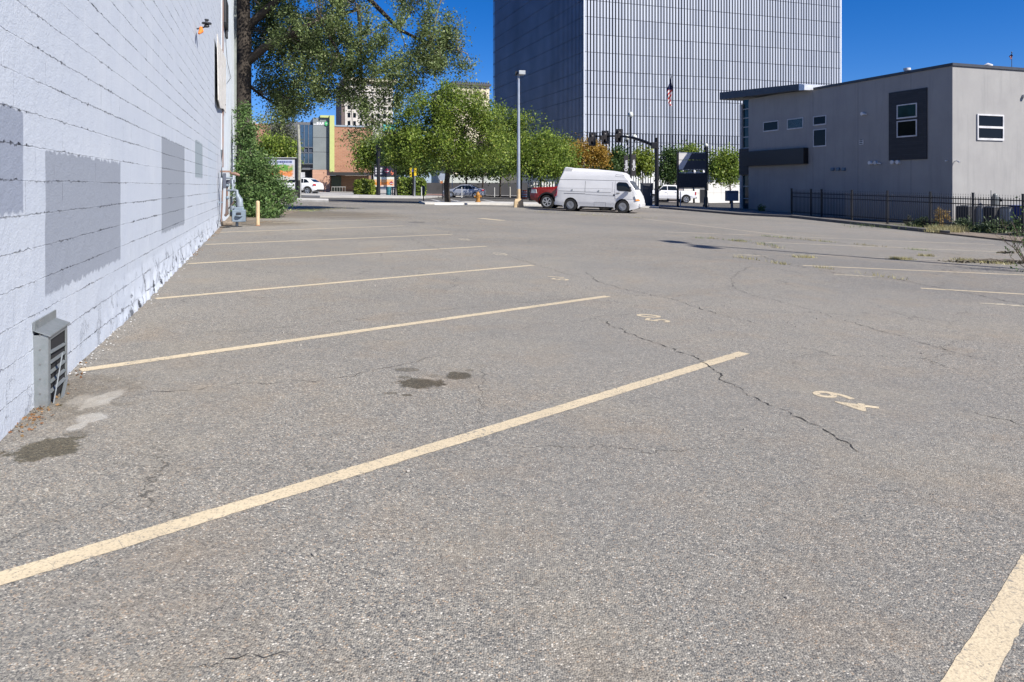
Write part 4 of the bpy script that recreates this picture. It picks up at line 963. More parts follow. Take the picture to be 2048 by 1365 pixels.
st('wide green plaza tree behind the lamp post with a rounded crown', 1045, 86,
   [(1010, 260, 38, 45, 80), (1050, 280, 55, 50, 80), (1095, 300, 50, 40, 81), (1030, 322, 60, 30, 79), (1100, 335, 45, 28, 80), (990, 300, 40, 45, 82), (1130, 320, 30, 34, 82)],
   [(1040, 388, 82, .22), (1042, 340, 82, .18), (1046, 290, 82, .1)], [[(1042, 340, 82, .1), (1090, 310, 81, .06)], [(1042, 340, 82, .1), (1000, 300, 81, .06)]], L_GRN, 420, 80, .5, .14, ntw=30, tw=.02, shell=.45)
st('yellowish green plaza tree between the lamp post and the amber tree', 1128, 92,
   [(1130, 300, 30, 28, 92), (1120, 330, 36, 26, 92), (1138, 312, 20, 26, 93), (1140, 335, 20, 18, 93)], [(1128, 388, 92, .18), (1128, 330, 92, .12)], [], L_YEL, 130, 45, .45, .19, ntw=12, tw=.02)
st('amber leaved tree at the foot of the tower below the traffic signals', 1172, 88,
   [(1165, 306, 26, 26, 88), (1188, 308, 24, 24, 88), (1155, 326, 18, 18, 88), (1203, 315, 14, 18, 88)], [(1172, 388, 88, .15), (1172, 320, 88, .1)], [], L_ORG, 150, 70, .42, .13, ntw=12, tw=.02)
st('dark green tree directly behind the roof of the white van', 1222, 96,
   [(1232, 315, 22, 22, 96), (1215, 330, 30, 22, 96), (1245, 325, 20, 26, 97), (1190, 332, 22, 14, 96)], [(1222, 388, 96, .15), (1222, 330, 96, .1)], [], L_DRK, 150, 45, .4, .18, ntw=12, tw=.02)
st('light green young tree between the ornamental lamp and the signal mast', 1285, 92,
   [(1280, 335, 22, 22, 92), (1298, 328, 16, 24, 92), (1276, 312, 9, 12, 92), (1300, 300, 6, 12, 92)], [(1285, 392, 92, .1), (1285, 335, 92, .07)], [], L_YEL, 95, 40, .4, .17, ntw=12, tw=.02)
st('round dark green tree behind the white pickup cab', 1350, 86,
   [(1338, 325, 18, 24, 86), (1352, 320, 20, 26, 86), (1345, 348, 22, 20, 86), (1330, 345, 12, 18, 86)], [(1356, 404, 86, .12), (1354, 370, 86, .1), (1348, 345, 86, .07)], [], L_DRK, 150, 45, .38, .16, ntw=14, tw=.02)
st('green tree whose top shows over the pylon sign', 1385, 86, [(1385, 302, 26, 10, 86), (1375, 320, 26, 16, 86), (1400, 320, 20, 18, 86)], [(1388, 400, 86, .12), (1386, 330, 86, .08)], [], L_GRN, 100, 40, .35, .15, ntw=10, tw=.02)
st('round green tree above the grey utility box beside the stucco building', 1458, 84,
   [(1440, 325, 22, 24, 84), (1460, 320, 20, 22, 84), (1450, 348, 28, 20, 84), (1428, 345, 16, 22, 84), (1470, 345, 12, 22, 84)], [(1461, 404, 84, .12), (1460, 370, 84, .1), (1455, 345, 84, .07)], [[(1460, 368, 84, .06), (1448, 350, 84, .04)]], L_GRN, 200, 46, .36, .15, ntw=16, tw=.02)
st('dark tree behind the menu board and the tall hedge', 800, 92, [(790, 300, 36, 30, 92), (800, 325, 40, 26, 92), (775, 338, 26, 18, 92), (850, 330, 40, 18, 92), (830, 320, 30, 25, 93)], [(806, 390, 92, .2), (806, 350, 92, .15)], [], L_DRK, 260, 46, .5, .19, ntw=12, tw=.02)
st('olive green tree in front of the brick hall', 738, 94, [(745, 290, 30, 22, 94), (735, 320, 32, 24, 94), (765, 305, 26, 26, 94), (728, 300, 18, 20, 94)], [(745, 390, 94, .15), (745, 330, 94, .1)], [], L_GRN, 190, 46, .45, .18, ntw=14, tw=.02)
st('green tree rising behind the food billboard', 540, 70, [(530, 300, 34, 34, 70), (560, 300, 34, 34, 70), (510, 320, 26, 40, 70), (575, 320, 22, 26, 70), (545, 335, 45, 20, 70)], [(540, 392, 70, .15), (542, 320, 70, .1)], [], L_GRN, 260, 50, .35, .14, ntw=16, tw=.018)
st('grey green feathery tree behind the billboard next to the panel building', 566, 88, [(560, 262, 26, 22, 88), (575, 285, 20, 30, 88), (550, 285, 20, 25, 88)], [(568, 390, 88, .15), (566, 290, 88, .1)], [], L_GRY, 130, 42, .4, .15, ntw=24, tw=.02)
for i, (px, D, lab) in enumerate([(836, 96, 'plaza tree beside the tall hedge with a pale straight trunk'), (932, 95, 'plaza tree whose slim trunk rises behind the sedan roof'), (965, 93, 'plaza tree whose slim trunk rises behind the sedan boot'), (1000, 96, 'plaza tree with slim trunk nearest the tall lamp post'), (1080, 97, 'plaza tree in front of the white bar screen')]):
    st(lab, px, D, [(px, 326, 34, 24, D), (px-14, 338, 26, 12, D), (px+16, 336, 26, 12, D)], [(px, 390, D, .13), (px+1, 350, D, .1)], [], L_DRK, 110, 42, .5, .2, ntw=8, tw=.02, group='plaza trees in a row')

def hedge(label, px0, px1, y0, y1, D, lm, n):
    p = on((px0+px1)/2, D); t = thing('clipped_hedge', label, 'hedge', p, 0); w = (px1-px0)/F*D/2; z1 = zz(y0, D)-p.z; z0 = 0
    a = nr.uniform(-1, 1, (n, 3)); ax = nr.integers(0, 3, n); sg = np.sign(nr.normal(size=n)); m_ = nr.uniform(0, 1, n) < .75
    for i in range(3): a[(ax == i) & m_, i] = sg[(ax == i) & m_]
    a /= np.maximum(1, (np.abs(a)**5).sum(1)**(1/5))[:, None]
    q = a*np.array([w, .9, (z1-z0)/2])+np.array([0, 0, (z0+z1)/2])+nr.normal(size=(n, 3))*.06
    leaves('foliage', q, .14, lm, t, 1.5)
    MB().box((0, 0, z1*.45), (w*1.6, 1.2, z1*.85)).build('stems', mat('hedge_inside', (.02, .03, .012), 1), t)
hedge('lower yellow green clipped hedge between brick hall and black signal mast', 711, 750, 361, 390, 76, L_YEL, 2600)
hedge('taller green clipped hedge behind the thin sign posts', 796, 850, 357, 392, 77, L_GRN, 3600)

# shrubs and weeds along the fence
def bush(name, label, px, py, D, blobs, lm, nc, nl, sig, size, el=2.5, stems=10, stuff=False):
    base = on(px, D); t = thing(name, label, 'shrub', base); cl, lv = crown(blobs, nc, nl, sig, .8, base); lv[:, 2] = np.maximum(lv[:, 2], .02)
    leaves('foliage', lv, size, lm, t, el); k = MB()
    for i in range(min(stems, len(cl))): c = Vector(cl[i]); k.tube([(rnd.gauss(0, .08), rnd.gauss(0, .08), -.02), c*.5+Vector((rnd.gauss(0, .05), 0, .05)), c], [.012, .008, .003], 4)
    k.build('stems', BARK2, t)
L_WD = leaf_mat('weed_leaf', (.05, .08, .04), (.13, .18, .08), (.22, .24, .1), .25)
L_DRY = leaf_mat('dry_weed', (.30, .2, .08), (.45, .33, .13), (.2, .2, .08), .25)
bush('shrub', 'green bushy weed mass between the dry grass and the condensers', 1935, 460, 28.5, [(1925, 455, 22, 14, 28.5), (1950, 462, 25, 10, 27.8), (1915, 462, 14, 9, 28.3)], L_WD, 70, 45, .09, .045)
bush('shrub', 'dark green bushy weed mass in front of the grey condensers', 1990, 458, 27.4, [(1985, 458, 26, 15, 27.4), (2005, 455, 16, 12, 27.4), (1970, 464, 20, 9, 27.2)], L_WD, 80, 45, .09, .045)
bush('shrub', 'tall weed by the blue bin end of the black fence', 2048, 460, 26.2, [(2045, 455, 20, 22, 26.2), (2065, 450, 20, 28, 26.2), (2035, 470, 16, 10, 26)], L_WD, 60, 45, .09, .045)
bush('shrub', 'yellow flowering weed standing against the fence by the corner of the stucco building', 1880, 450, 30.2, [(1882, 425, 12, 6, 30.2), (1876, 440, 16, 14, 30.2), (1895, 436, 10, 10, 30.2)], L_DRY, 40, 26, .06, .035, stems=20)
bush('shrub', 'low green weeds between the grey brush and the flowering weed', 1850, 452, 30.6, [(1850, 446, 16, 8, 30.6), (1835, 450, 14, 5, 30.8), (1868, 452, 14, 6, 30.2)], L_WD, 40, 40, .08, .04)
bush('shrub', 'bare grey brushy weed at the fence kerb', 1818, 452, 31.6, [(1818, 440, 5, 9, 31.6), (1812, 446, 8, 5, 31.6)], L_GRY, 16, 22, .05, .03, stems=16)
bush('shrub', 'small weed against the dark wall near the glass corner', 1528, 425, 42.5, [(1525, 418, 8, 7, 42.5)], L_DRK, 14, 20, .09, .05)
blades('grass', [(x, y, g(x, y)+.05) for (x, y) in [(lambda p: (p.x+rnd.gauss(0, .12), p.y+rnd.gauss(0, .15)))(gp(rnd.uniform(1860, 1925), rnd.uniform(463, 468))) for _ in range(1500)]], .22, GR1, .9, .008, kind='stuff')
blades('grass', [(x, y, g(x, y)+.05) for (x, y) in [(lambda p: (p.x+rnd.gauss(0, .2), p.y+rnd.gauss(0, .2)))(gp(rnd.uniform(1600, 2090), 0) if 0 else on(rnd.uniform(1700, 2090), rnd.uniform(27, 30))) for _ in range(700)]], .12, GR2, .9, .008, kind='stuff')
# spindly dead weed close on the right with cut branches on the ground
base = gp(2062, 545); t = thing('dead_weed', 'spindly bare weed growing above the fallen cut branches', 'weed', base)
k = MB()
for i in range(16):
    a = rnd.uniform(-1, 1); h = rnd.uniform(.35, 1.05); p1 = Vector((a*.25-.08, rnd.gauss(0, .1), h*.55)); p2 = Vector((a*.5-.12, rnd.gauss(0, .18), h))
    k.tube([(0, 0, 0), p1, p2], [.008, .005, .002], 4)
    for _ in range(4): f = rnd.random(); q = p1.lerp(p2, f); k.tube([q, q+Vector((rnd.gauss(0, .1), rnd.gauss(0, .06), rnd.uniform(.03, .16)))], [.003, .0015], 3)
k.build('stems', mat('grey_brown_stem', (.13, .10, .07), .9), t)
leaves('foliage', [(rnd.gauss(-.08, .2), rnd.gauss(0, .14), abs(rnd.gauss(.55, .3))) for _ in range(240)], .03, L_SHR, t, 2)
t = thing('cut_branches', 'dry cut branches lying on the asphalt under the bare weed', 'branches', gp(2010, 527)); k = MB()
for i in range(13):
    x0 = rnd.uniform(-.9, .5); y0 = rnd.gauss(0, .12); a = rnd.uniform(-.3, .5); L = rnd.uniform(.3, .8)
    P = [Vector((x0+L*f*math.cos(a), y0+L*f*math.sin(a)*.8+rnd.gauss(0, .02), .03+rnd.uniform(0, .05)-(x0+L*f*math.cos(a))*.024)) for f in (0, .35, .7, 1)]
    k.tube(P, [.009, .007, .005, .003], 4)
k.build('sticks', BARK2, t); leaves('foliage', [(rnd.uniform(-1.3, .7), rnd.gauss(0, .1), .03-rnd.random()*.01) for _ in range(160)], .05, mat('dull_dead_leaf', (.09, .08, .05), .9), t, 2)
t = thing('dead_leaf_clump', 'small dark clump of dead leaves on the asphalt beyond the cut branches', 'leaves', gp(2010, 507)); leaves('leaves', [(rnd.gauss(0, .12), rnd.gauss(0, .05), .02) for _ in range(50)], .05, MATS['dull_dead_leaf'], t, 2)

# ---------------------------------------------------------------- spear-topped fence
fa, fb = on(1583, 39.7), on(2120, 24.6); FDIR = (fb-fa); FL_ = FDIR.to_2d().length; fang = math.atan2(FDIR.y, FDIR.x)
t = thing('steel_fence', 'black steel fence with pointed pickets in front of the stucco building', 'fence', (fa.x, fa.y, 0), fang)
ca, sa = math.cos(fang), math.sin(fang)
def fg(s): return g(fa.x+ca*s, fa.y+sa*s)
HF = 1.36; k = MB(); n = int(FL_/.118)
for i in range(n+1):
    if n-i < 100: k = MB()                  # the nearest hundred pickets are parts of their own, the far rest one part
    s = i*.118; z = fg(s); k.box((s, 0, z+.08+(HF-.08)/2), (.018, .018, HF-.16)); k.tube([(s, 0, z+HF-.005), (s, 0, z+HF+.07)], [.012, .001], 4)
    if n-i < 100: k.build('picket', BLK, t)
    elif n-i == 100: k.build('picket_row', BLK, t, kind='stuff')
for h in (.2, 1.02, 1.22):
    k = MB(); k.tube([(0, 0, fg(0)+h), (FL_, 0, fg(FL_)+h)], .02, 4); k.build('rail', BLK, t)
for p in (1583, 1622, 1643, 1704, 1775, 1861, 1946, 2046, 2115):
    s = hit(p, fa, Vector((ca, sa, 0))); z = fg(s); k = MB(); k.box((s, 0, z+.7), (.065, .065, 1.5)); k.box((s, 0, z+1.46), (.08, .08, .02)); k.each('post', BLK, t)

# condensers and things behind the fence
def cond(label, px, D, w, light):
    t = thing('condenser', label, 'condenser', on(px, D), GA, 'air conditioning condensers behind the fence')
    k = MB(); h = .86
    k.box((0, 0, h/2), (w, w, h)); k.build('cabinet', mat('pale_condenser', (.42, .43, .42), .5, .2, var=.08) if light else mat('dark_condenser_coil', (.03, .03, .032), .6), t, bevel=.02)
    k = MB(); k.box((0, 0, h+.015), (w+.03, w+.03, .03)); k.lathe([(w*.4, h+.03), (w*.4, h+.06), (w*.36, h+.06)], (0, 0, 0), 20); k.build('top', mat('condenser_top', (.2, .2, .2), .5, .4), t)
    k = MB()
    for i in range(12): k.box((0, -w/2-.004, .08+i*.062), (w*.92, .006, .012))
    k.build('grille', mat('grille_wire', (.16, .16, .16), .5, .4), t)
cond('dark coil condenser unit nearest the stucco building corner', 1934, 31.4, .58, False); cond('pale grey condenser unit, second behind the fence', 1961, 31.3, .55, True)
cond('dark coil condenser unit between the two pale ones', 1985, 30.9, .62, False); cond('pale grey condenser unit beside the blue bin', 2016, 30.6, .66, True)
t = thing('blue_bin', 'blue wheeled bin behind the fence, beside the last pale condenser', 'bin', on(2046, 30.2), GA)
BL = mat('blue_plastic', (.015, .04, .22), .4); k = MB(); k.poly([(-.26, -.3, .05), (.26, -.3, .05), (.32, -.36, .92), (-.32, -.36, .92)], (0, .62, 0)); k.build('bin_body', BL, t, bevel=.02)
k = MB(); k.box((0, -.02, .95), (.72, .78, .06), 0, .05); k.cyl((-.3, .32, .97), (.3, .32, .97), .025, n=8); k.build('lid', BL, t, bevel=.02); k = MB(); k.cyl((-.3, .27, .12), (-.24, .27, .12), .1, n=12); k.cyl((.24, .27, .12), (.3, .27, .12), .1, n=12); k.build('wheel', BLK, t)
t = thing('wall_duct', 'grey rounded duct and small valves on the sunlit wall above the condensers', 'duct', on(1990, 32.9), GA)
k = MB(); k.box((0, 0, .95), (.22, .22, .75)); k.sph((0, 0, 1.33), (.11, .11, .14)); k.tube([(-.12, .1, 0), (-.12, .1, 1.6)], .02, 6); k.build('duct_body', mat('grey_duct', (.16, .17, .17), .5, .3), t, bevel=.03)
k = MB(); k.sph((.42, .05, 1.16), .08); k.box((.3, .08, .85), (.12, .1, .1)); k.tube([(.42, .1, .6), (.42, .1, 1.3)], .025, 6); k.each('valve', BLK, t)

# ---------------------------------------------------------------- street furniture
POLE = mat('pale_steel_pole', (.34, .38, .44), .45, .35, var=.1, scale=2)
p = on(1037, 41.8); t = thing('lamp_post', 'tall pale lot lamp post with cream painted foot and single box lamp', 'lamp post', p, 0)
k = MB(); k.cyl((0, 0, 1.05), (0, 0, zz(152, 41.8)-p.z), .105, .07, 14); k.build('pole', POLE, t, smooth=50)
k = MB(); k.cyl((0, 0, .4), (0, 0, 1.06), .115, .108, 14); k.build('painted_sleeve', CR, t, smooth=50)
k = MB(); k.lathe([(.40, -.1), (.36, .35), (.30, .48), (.0, .5)], (0, 0, 0), 4); bmesh.ops.rotate(k.bm, verts=k.bm.verts, matrix=Matrix.Rotation(R(49), 3, 'Z')); k.build('footing', CR, t, bevel=.02)
zl = zz(147, 41.8)-p.z; k = MB(); k.box((.17, -.05, zl+.02), (.38, .36, .22), .25); k.cyl((-.02, 0, zl-.35), (.02, 0, zl-.05), .08, n=10); o = k.build('lamp_head', mat('bronze_grey', (.35, .37, .38), .5, .3), t, bevel=.01)
k = MB(); k.box((-.12, .1, zl+.0), (.22, .3, .2), .25); k.build('lamp_head_back', BLK, t)
k = MB(); k.box((.17, -.05, zl-.1), (.3, .28, .02), .25); k.build('lens', mat('lamp_lens', (.5, .5, .48), .2), o)

# twin headed lot lamp standing just outside the right edge; its shadow falls across the stalls
shd = Vector((-math.sin(az), -math.cos(az))); Hl = 9.0; tp = gp(1341, 486.5).to_2d()-shd*(Hl+.2)/math.tan(el)
t = thing('lamp_post', 'twin headed lamp post that throws its long shadow across the weedy stalls', 'lamp post', (tp.x, tp.y, g(tp.x, tp.y)))
k = MB(); k.cyl((0, 0, 0), (0, 0, Hl), .105, .065, 12); k.build('pole', POLE, t, smooth=50)
k = MB(); k.lathe([(.3, -.1), (.3, .6), (.0, .62)], (0, 0, 0), 16); k.build('footing', CR, t, bevel=.02)
for s in (-1, 1): k = MB(); k.box((.3*s*.75, -.94*s*.75, Hl+.02), (.42, .7, .2), .31); k.tube([(0, 0, Hl-.05), (.25*s, -.7*s, Hl)], .035, 6); k.build('lamp_head', MATS['bronze_grey'], t, bevel=.01)
p = gp(898, 410.5); t = thing('wheel_stop', 'white painted concrete wheel stop at the foot of the forked tree', 'wheel stop', (p.x, p.y-.1, g(p.x, p.y)), .12)
k = MB(); k.poly([(-.85, -.09, 0), (-.85, .09, 0), (-.85, .06, .13), (-.85, -.06, .13)], (1.7, 0, 0)); k.build('block', mat('white_kerb_paint', (.66, .66, .64), .8, var=.1, scale=8), t, bevel=.01)
k = MB(); k.cyl((-.5, 0, .1), (-.5, 0, .135), .02, n=8); k.cyl((.5, 0, .1), (.5, 0, .135), .02, n=8); k.build('pin', MATS['dark_iron'], t)

def lamp_globes(name, label, px, D, ybase, globes, toppx, r, banners=(), grp=None, txt=False):
    p = on(px, D); t = thing(name, label, 'street lamp', p); zt = zz(globes[0][1], D)-p.z
    k = MB(); k.lathe([(.26, 0), (.26, .12), (.2, .2), (.16, .7), (.1, .85), (.085, 1.0)], (0, 0, 0), 12); k.cyl((0, 0, .9), (0, 0, zt-r), .12, .09, 12); k.lathe([(.05, zt-r-.12), (.11, zt-r-.08), (.05, zt-r)], (0, 0, 0), 12)
    k.each('post', BLK, t, smooth=50)
    for gx, gy in globes:
        c = Vector(((gx-px)/F*D, 0, zz(gy, D)-p.z)); k = MB(); k.sph(c, (r, r, r*1.15)); k.build('globe', mat('milky_globe', (.62, .64, .58), .25, var=.05), t, smooth=60)
        k = MB(); k.lathe([(r*.5, -r*1.1), (r*.3, -r*1.5), (.04, -r*1.9)], c, 10); k.cyl(c+Vector((0, 0, r)), c+Vector((0, 0, r*1.6)), .05, .01, 8)
        if abs(gx-px) > 1: k.tube([c+Vector((0, 0, -r*1.8)), c+Vector((0, 0, -r*3)), Vector((0, 0, c.z-r*4.2))], .03, 6)
        k.build('globe_holder', BLK, t)
    for (x0, x1, y0, y1) in banners:
        w0, w1 = (x0-px)/F*D, (x1-px)/F*D; a, b = zz(y1, D)-p.z, zz(y0, D)-p.z
        k = MB(); k.box(((w0+w1)/2, -.02, (a+b)/2), (w1-w0, .02, b-a)); o = k.build('banner', mat('black_banner', (.03, .027, .03), .7), t)
        k = MB(); k.cyl((0, 0, b), (w1 if w1 > 0 else w0, 0, b), .02, n=6); k.cyl((0, 0, a), (w1 if w1 > 0 else w0, 0, a), .02, n=6); k.build('banner_arm', BLK, t)
        if txt:
            me = text_mesh('Ogden', (w1-w0)*.95, .012, .004); m4 = Matrix.Translation(((w0+w1)/2, -.036, (a+b)/2)) @ Matrix.Rotation(R(90), 4, 'X') @ Matrix.Rotation(R(90), 4, 'Z')
            me.transform(m4); link('banner_lettering', me, mat('white_print', (.65, .65, .65), .6), o)
lamp_globes('ornamental_lamp', 'black ornamental lamp with three white globes and dark banners behind the van', 1261, 60, 395, [(1261.5, 230), (1253.5, 276), (1269, 275)], 230, .21, [(1248, 1256.5, 312, 352), (1263, 1271.5, 310, 352)], txt=True)
lamp_globes('ornamental_lamp', 'ornamental lamp with a single globe and black banner above the yellow sign plates', 827, 76, 392, [(827.5, 300)], 300, .24, [(819.5, 825.5, 310, 333), (828.5, 833, 310, 333)])
lamp_globes('ornamental_lamp', 'slim ornamental lamp with single white globe behind the pylon sign', 1412, 58, 418, [(1412, 291)], 291, .14)
lamp_globes('ornamental_lamp', 'ornamental lamp post standing between menu board and tall hedge', 791, 75, 392, [(791, 301)], 301, .22, [(783.5, 789.5, 316, 345)])

# signal masts
p = on(1313.5, 48.2); t = thing('signal_mast', 'thick black traffic signal mast with curved arm carrying three signals', 'traffic signal', p)
def rel(px, py, D): return Vector(at(px, py, D))-p
k = MB(); k.cyl((0, 0, -.05), rel(1313.5, 276, 48.2), .15, .125, 14); k.lathe([(.24, 0), (.24, .06), (.17, .1)], (0, 0, 0), 14); k.build('mast', BLK, t, smooth=50)
k = MB(); k.box(rel(1307.5, 291.5, 48.1), (.34, .3, .42)); k.build('bracket', BLK, t, bevel=.02)
k = MB(); k.tube([rel(1308, 292, 48.1), rel(1290, 284, 48.6), rel(1268, 276.5, 49.3), rel(1250, 273.5, 50), rel(1225, 272.5, 51), rel(1190, 273, 52)], [.12, .105, .09, .075, .065, .055], 10); k.build('arm', BLK, t, smooth=60)
SIG = mat('signal_housing', (.02, .016, .014), .5); RED = mat('signal_rear_glint', (.3, .28, .26), .4)
for px, py, D in [(1184.5, 280, 52), (1210, 276, 51.4), (1238.5, 273, 50.6)]:
    c = rel(px, py, D-.2); k = MB(); k.box(c, (.24, .2, .82)); k.box(c+Vector((-.22, -.02, -.0)), (.18, .18, .3)); k.box(c+Vector((-.1, -.02, -.22)), (.3, .16, .26)); o = k.build('signal_head', SIG, t, bevel=.02)
    k = MB(); k.box(c+Vector((.02, .12, .04)), (.5, .02, .95)); k.build('back_plate', BLK, o)
    k = MB()
    for dz in (-.26, 0, .26): k.cyl(c+Vector((0, .1, dz)), c+Vector((0, .36, dz-.03)), .12, .12, 10)
    k.each('visor', BLK, o); k = MB(); k.box(c+Vector((.02, -.11, .27)), (.09, .02, .06)); k.build('glint_plate', RED, o)  # small pale plate painted as a glint on the housing
p = on(757, 74); t = thing('signal_mast', 'black traffic signal mast with steep arm beside the menu board', 'traffic signal', p)
k = MB(); k.cyl((0, 0, -.05), rel(757, 289, 74), .19, .17, 12); k.lathe([(.3, 0), (.3, .08), (.2, .12)], (0, 0, 0), 12); k.build('mast', BLK, t, smooth=50)
k = MB(); k.box(rel(756.5, 297, 74), (.42, .4, .5)); k.build('bracket', BLK, t); k = MB(); k.tube([rel(758, 298, 74), rel(763, 287, 73.5), rel(769, 278, 73), rel(785, 272, 71), rel(830, 268, 68)], [.15, .13, .11, .09, .07], 8); k.build('arm', BLK, t, smooth=60)

# pylon sign
PX = on(1386, 47.6); t = thing('pylon_sign', 'black framed pylon sign with white and black slanted upper panels and dark mesh lower panel', 'sign', PX, 0)
s_ = 47.6/F; X_ = lambda px: (px-1386)*s_; Zy = lambda y: zz(y, 47.6)-PX.z
k = MB()
for a in (1355.5, 1412.5): k.bb(X_(a)-.06, X_(a)+.06, -.06, .06, -.1, Zy(304))
k.bb(X_(1412.5)+.09, X_(1412.5)+.13, -.02, .02, 1.2, Zy(292)); k.each('frame_post', BLK, t)
k = MB()
for y in (306, 340, 346, 377.5): k.bb(X_(1356)+.06, X_(1412)-.06, -.04, .04, Zy(y)-.025, Zy(y)+.025)
k.build('frame_rail', mat('grey_rail_metal', (.3, .32, .36), .5, .3), t)
k = MB(); k.bb(X_(1357), X_(1411), -.1, -.045, Zy(320), Zy(307)); k.bb(X_(1357), X_(1411), -.1, -.045, Zy(339), Zy(321)); k.each('upper_panel', mat('navy_black_panel', (.025, .028, .04), .5, var=.06), t)
k = MB()
for P_ in ([(1357, 307), (1383, 307), (1375.5, 320), (1357, 320)], [(1357, 321), (1375, 321), (1365, 339), (1357, 339)]): k.poly([(X_(a), -.104, Zy(b)) for a, b in P_], (0, .003, 0))
k.each('white_panel', mat('blank_white_panel', (.62, .6, .58), .6, var=.04), t)
k = MB(); k.bb(X_(1357), X_(1411), -.1, -.045, Zy(376.5), Zy(347)); k.build('lower_panel', mat('black_mesh_panel', (.03, .03, .034), .7, var=.4, scale=18), t)
k = MB(); k.cyl((X_(1358.5), .3, -.1), (X_(1358.5), .3, 1.6), .03, n=8); k.build('guide_post', mat('white_post', (.5, .5, .5), .6), t)
# cabinet and utility box
t = thing('control_cabinet', 'tall dark grey control cabinet just in front of the van nose', 'cabinet', on(1293, 49.5), .1)
k = MB(); k.box((0, 0, .8), (.68, .6, 1.6)); k.build('cabinet_body', mat('dark_cabinet', (.045, .048, .06), .5), t, bevel=.02); k = MB(); k.box((0, 0, 1.62), (.74, .66, .05)); k.build('cap', mat('cabinet_cap', (.1, .1, .12), .5), t); k = MB(); k.box((.2, -.31, .85), (.03, .03, .16)); k.bb(-.3, .3, -.305, -.3, .1, .11); k.build('handle', ALU, t)
p = on(1462, 46); t = thing('utility_box', 'blue grey utility box on a short post beside the stucco building', 'utility box', p, .12)
k = MB(); k.box((.05, 0, zz(392, 46)-p.z), (.74, .4, .66)); k.build('box_body', mat('slate_blue_box', (.10, .13, .19), .5), t, bevel=.02); k = MB(); k.cyl((.06, 0, -.05), (.06, 0, .62), .08, n=10); k.each('post', mat('slate_post', (.08, .1, .14), .5), t); k = MB(); k.bb(-.34, .44, -.215, -.2, zz(386, 46)-p.z, zz(385.4, 46)-p.z); k.build('door_seam', BLK, t)

# fire hydrant
t = thing('fire_hydrant', 'rusty yellow fire hydrant on the kerb behind the lot', 'fire hydrant', on(956, 47.3)+Vector((0, 0, .1)))
HY = mat('yellow_orange_paint', (.36, .17, .03), .6, var=.25, scale=12)
k = MB(); k.lathe([(.19, 0), (.19, .05), (.13, .06), (.12, .42), (.15, .44), (.15, .5), (.12, .52), (.09, .62), (.03, .66), (.03, .7), (0, .7)], (0, 0, 0), 14); k.build('barrel', HY, t, smooth=40)
k = MB(); k.cyl((-.24, 0, .36), (.24, 0, .36), .07, n=10); k.cyl((0, 0, .34), (0, -.22, .34), .09, n=10); k.each('outlet_cap', HY, t)
# parking meter, posts, stop sign
t = thing('parking_meter', 'dark parking meter on a post between tall hedge and fork trunked tree', 'parking meter', on(847, 49.5)+Vector((0, 0, 0)))
k = MB(); k.cyl((0, 0, -.1), (0, 0, .5), .035, n=8); k.each('post', BLK, t); k = MB(); k.lathe([(.05, .45), (.1, .55), (.11, .95), (.08, 1.05), (0, 1.1)], (0, 0, 0), 12); k.build('meter_head', mat('meter_dark', (.04, .045, .05), .5), t, smooth=50)
def post(px, D, h, lab, col=(.55, .55, .52), r=.04, name='marker_post', cat='post'):
    t = thing(name, lab, cat, on(px, D)); k = MB(); k.cyl((0, 0, -.05), (0, 0, h), r, n=8); k.sph((0, 0, h), r); k.each('post', mat('post_%02d' % int(col[0]*99), col, .6), t, smooth=50)
    k = MB(); k.lathe([(r+.03, 0), (r+.03, .04), (r, .06)], (0, 0, 0), 10); k.build('base_ring', BLK, t)
post(843, 60, 1.0, 'thin white marker post next to the parking meter'); post(904.5, 84, 2.0, 'thin white post behind the bonnet of the sedan'); post(923.5, 72, 1.1, 'thin white post rising in front of the sedan door line')
post(989, 90, 1.2, 'short white post behind the sedan boot', r=.05); post(1020, 90, 1.3, 'wider pale post in the plaza by the lamp post', (.4, .38, .33), .08); post(1361, 48.2, 1.1, 'short pale post between the pylon sign legs', (.45, .45, .48), .03)
p = on(884, 66); t = thing('stop_sign', 'grey back of a traffic sign on a post beside the forked trunk', 'sign', p)
k = MB(); k.cyl((.04, 0, -.05), (.04, 0, zz(345, 66)-p.z), .035, n=8); k.each('post', BLK, t); k = MB(); zc = zz(354, 66)-p.z; k.lathe([(0, -.01), (.36, -.01), (.36, .01), (0, .01)], (0, -.06, zc), 8, 'Y'); k.build('sign_plate', mat('sign_back_grey', (.4, .44, .5), .5, .3), t)
k = MB(); k.box((-.04, -.05, zc-.5), (.22, .03, .2)); k.build('small_plate', mat('orange_plate', (.45, .15, .04), .6), t)
p = on(827, 72); t = thing('crossing_sign', 'pair of yellow sign plates with a thin grey post in front of the tall hedge', 'sign', p); Zq = lambda y: zz(y, 72)-p.z
k = MB(); k.bb(-.36, -.18, -.05, -.02, Zq(354), Zq(336)); k.bb(.08, .30, -.05, -.02, Zq(352), Zq(336)); k.each('yellow_plate', mat('sign_yellow', (.75, .52, .02), .5, var=.03), t)
k = MB(); k.cyl((-.02, 0, -.05), (-.02, 0, Zq(334)), .05, n=8); k.build('dark_post', BLK, t); k = MB(); k.cyl((.14, -.04, -.05), (.14, -.04, Zq(352)), .035, n=8); k.build('grey_post', POLE, t); k = MB(); k.box((-.1, -.03, Zq(341)), (.14, .04, .34)); k.build('blue_plate', mat('blue_plate', (.08, .08, .3), .5), t)
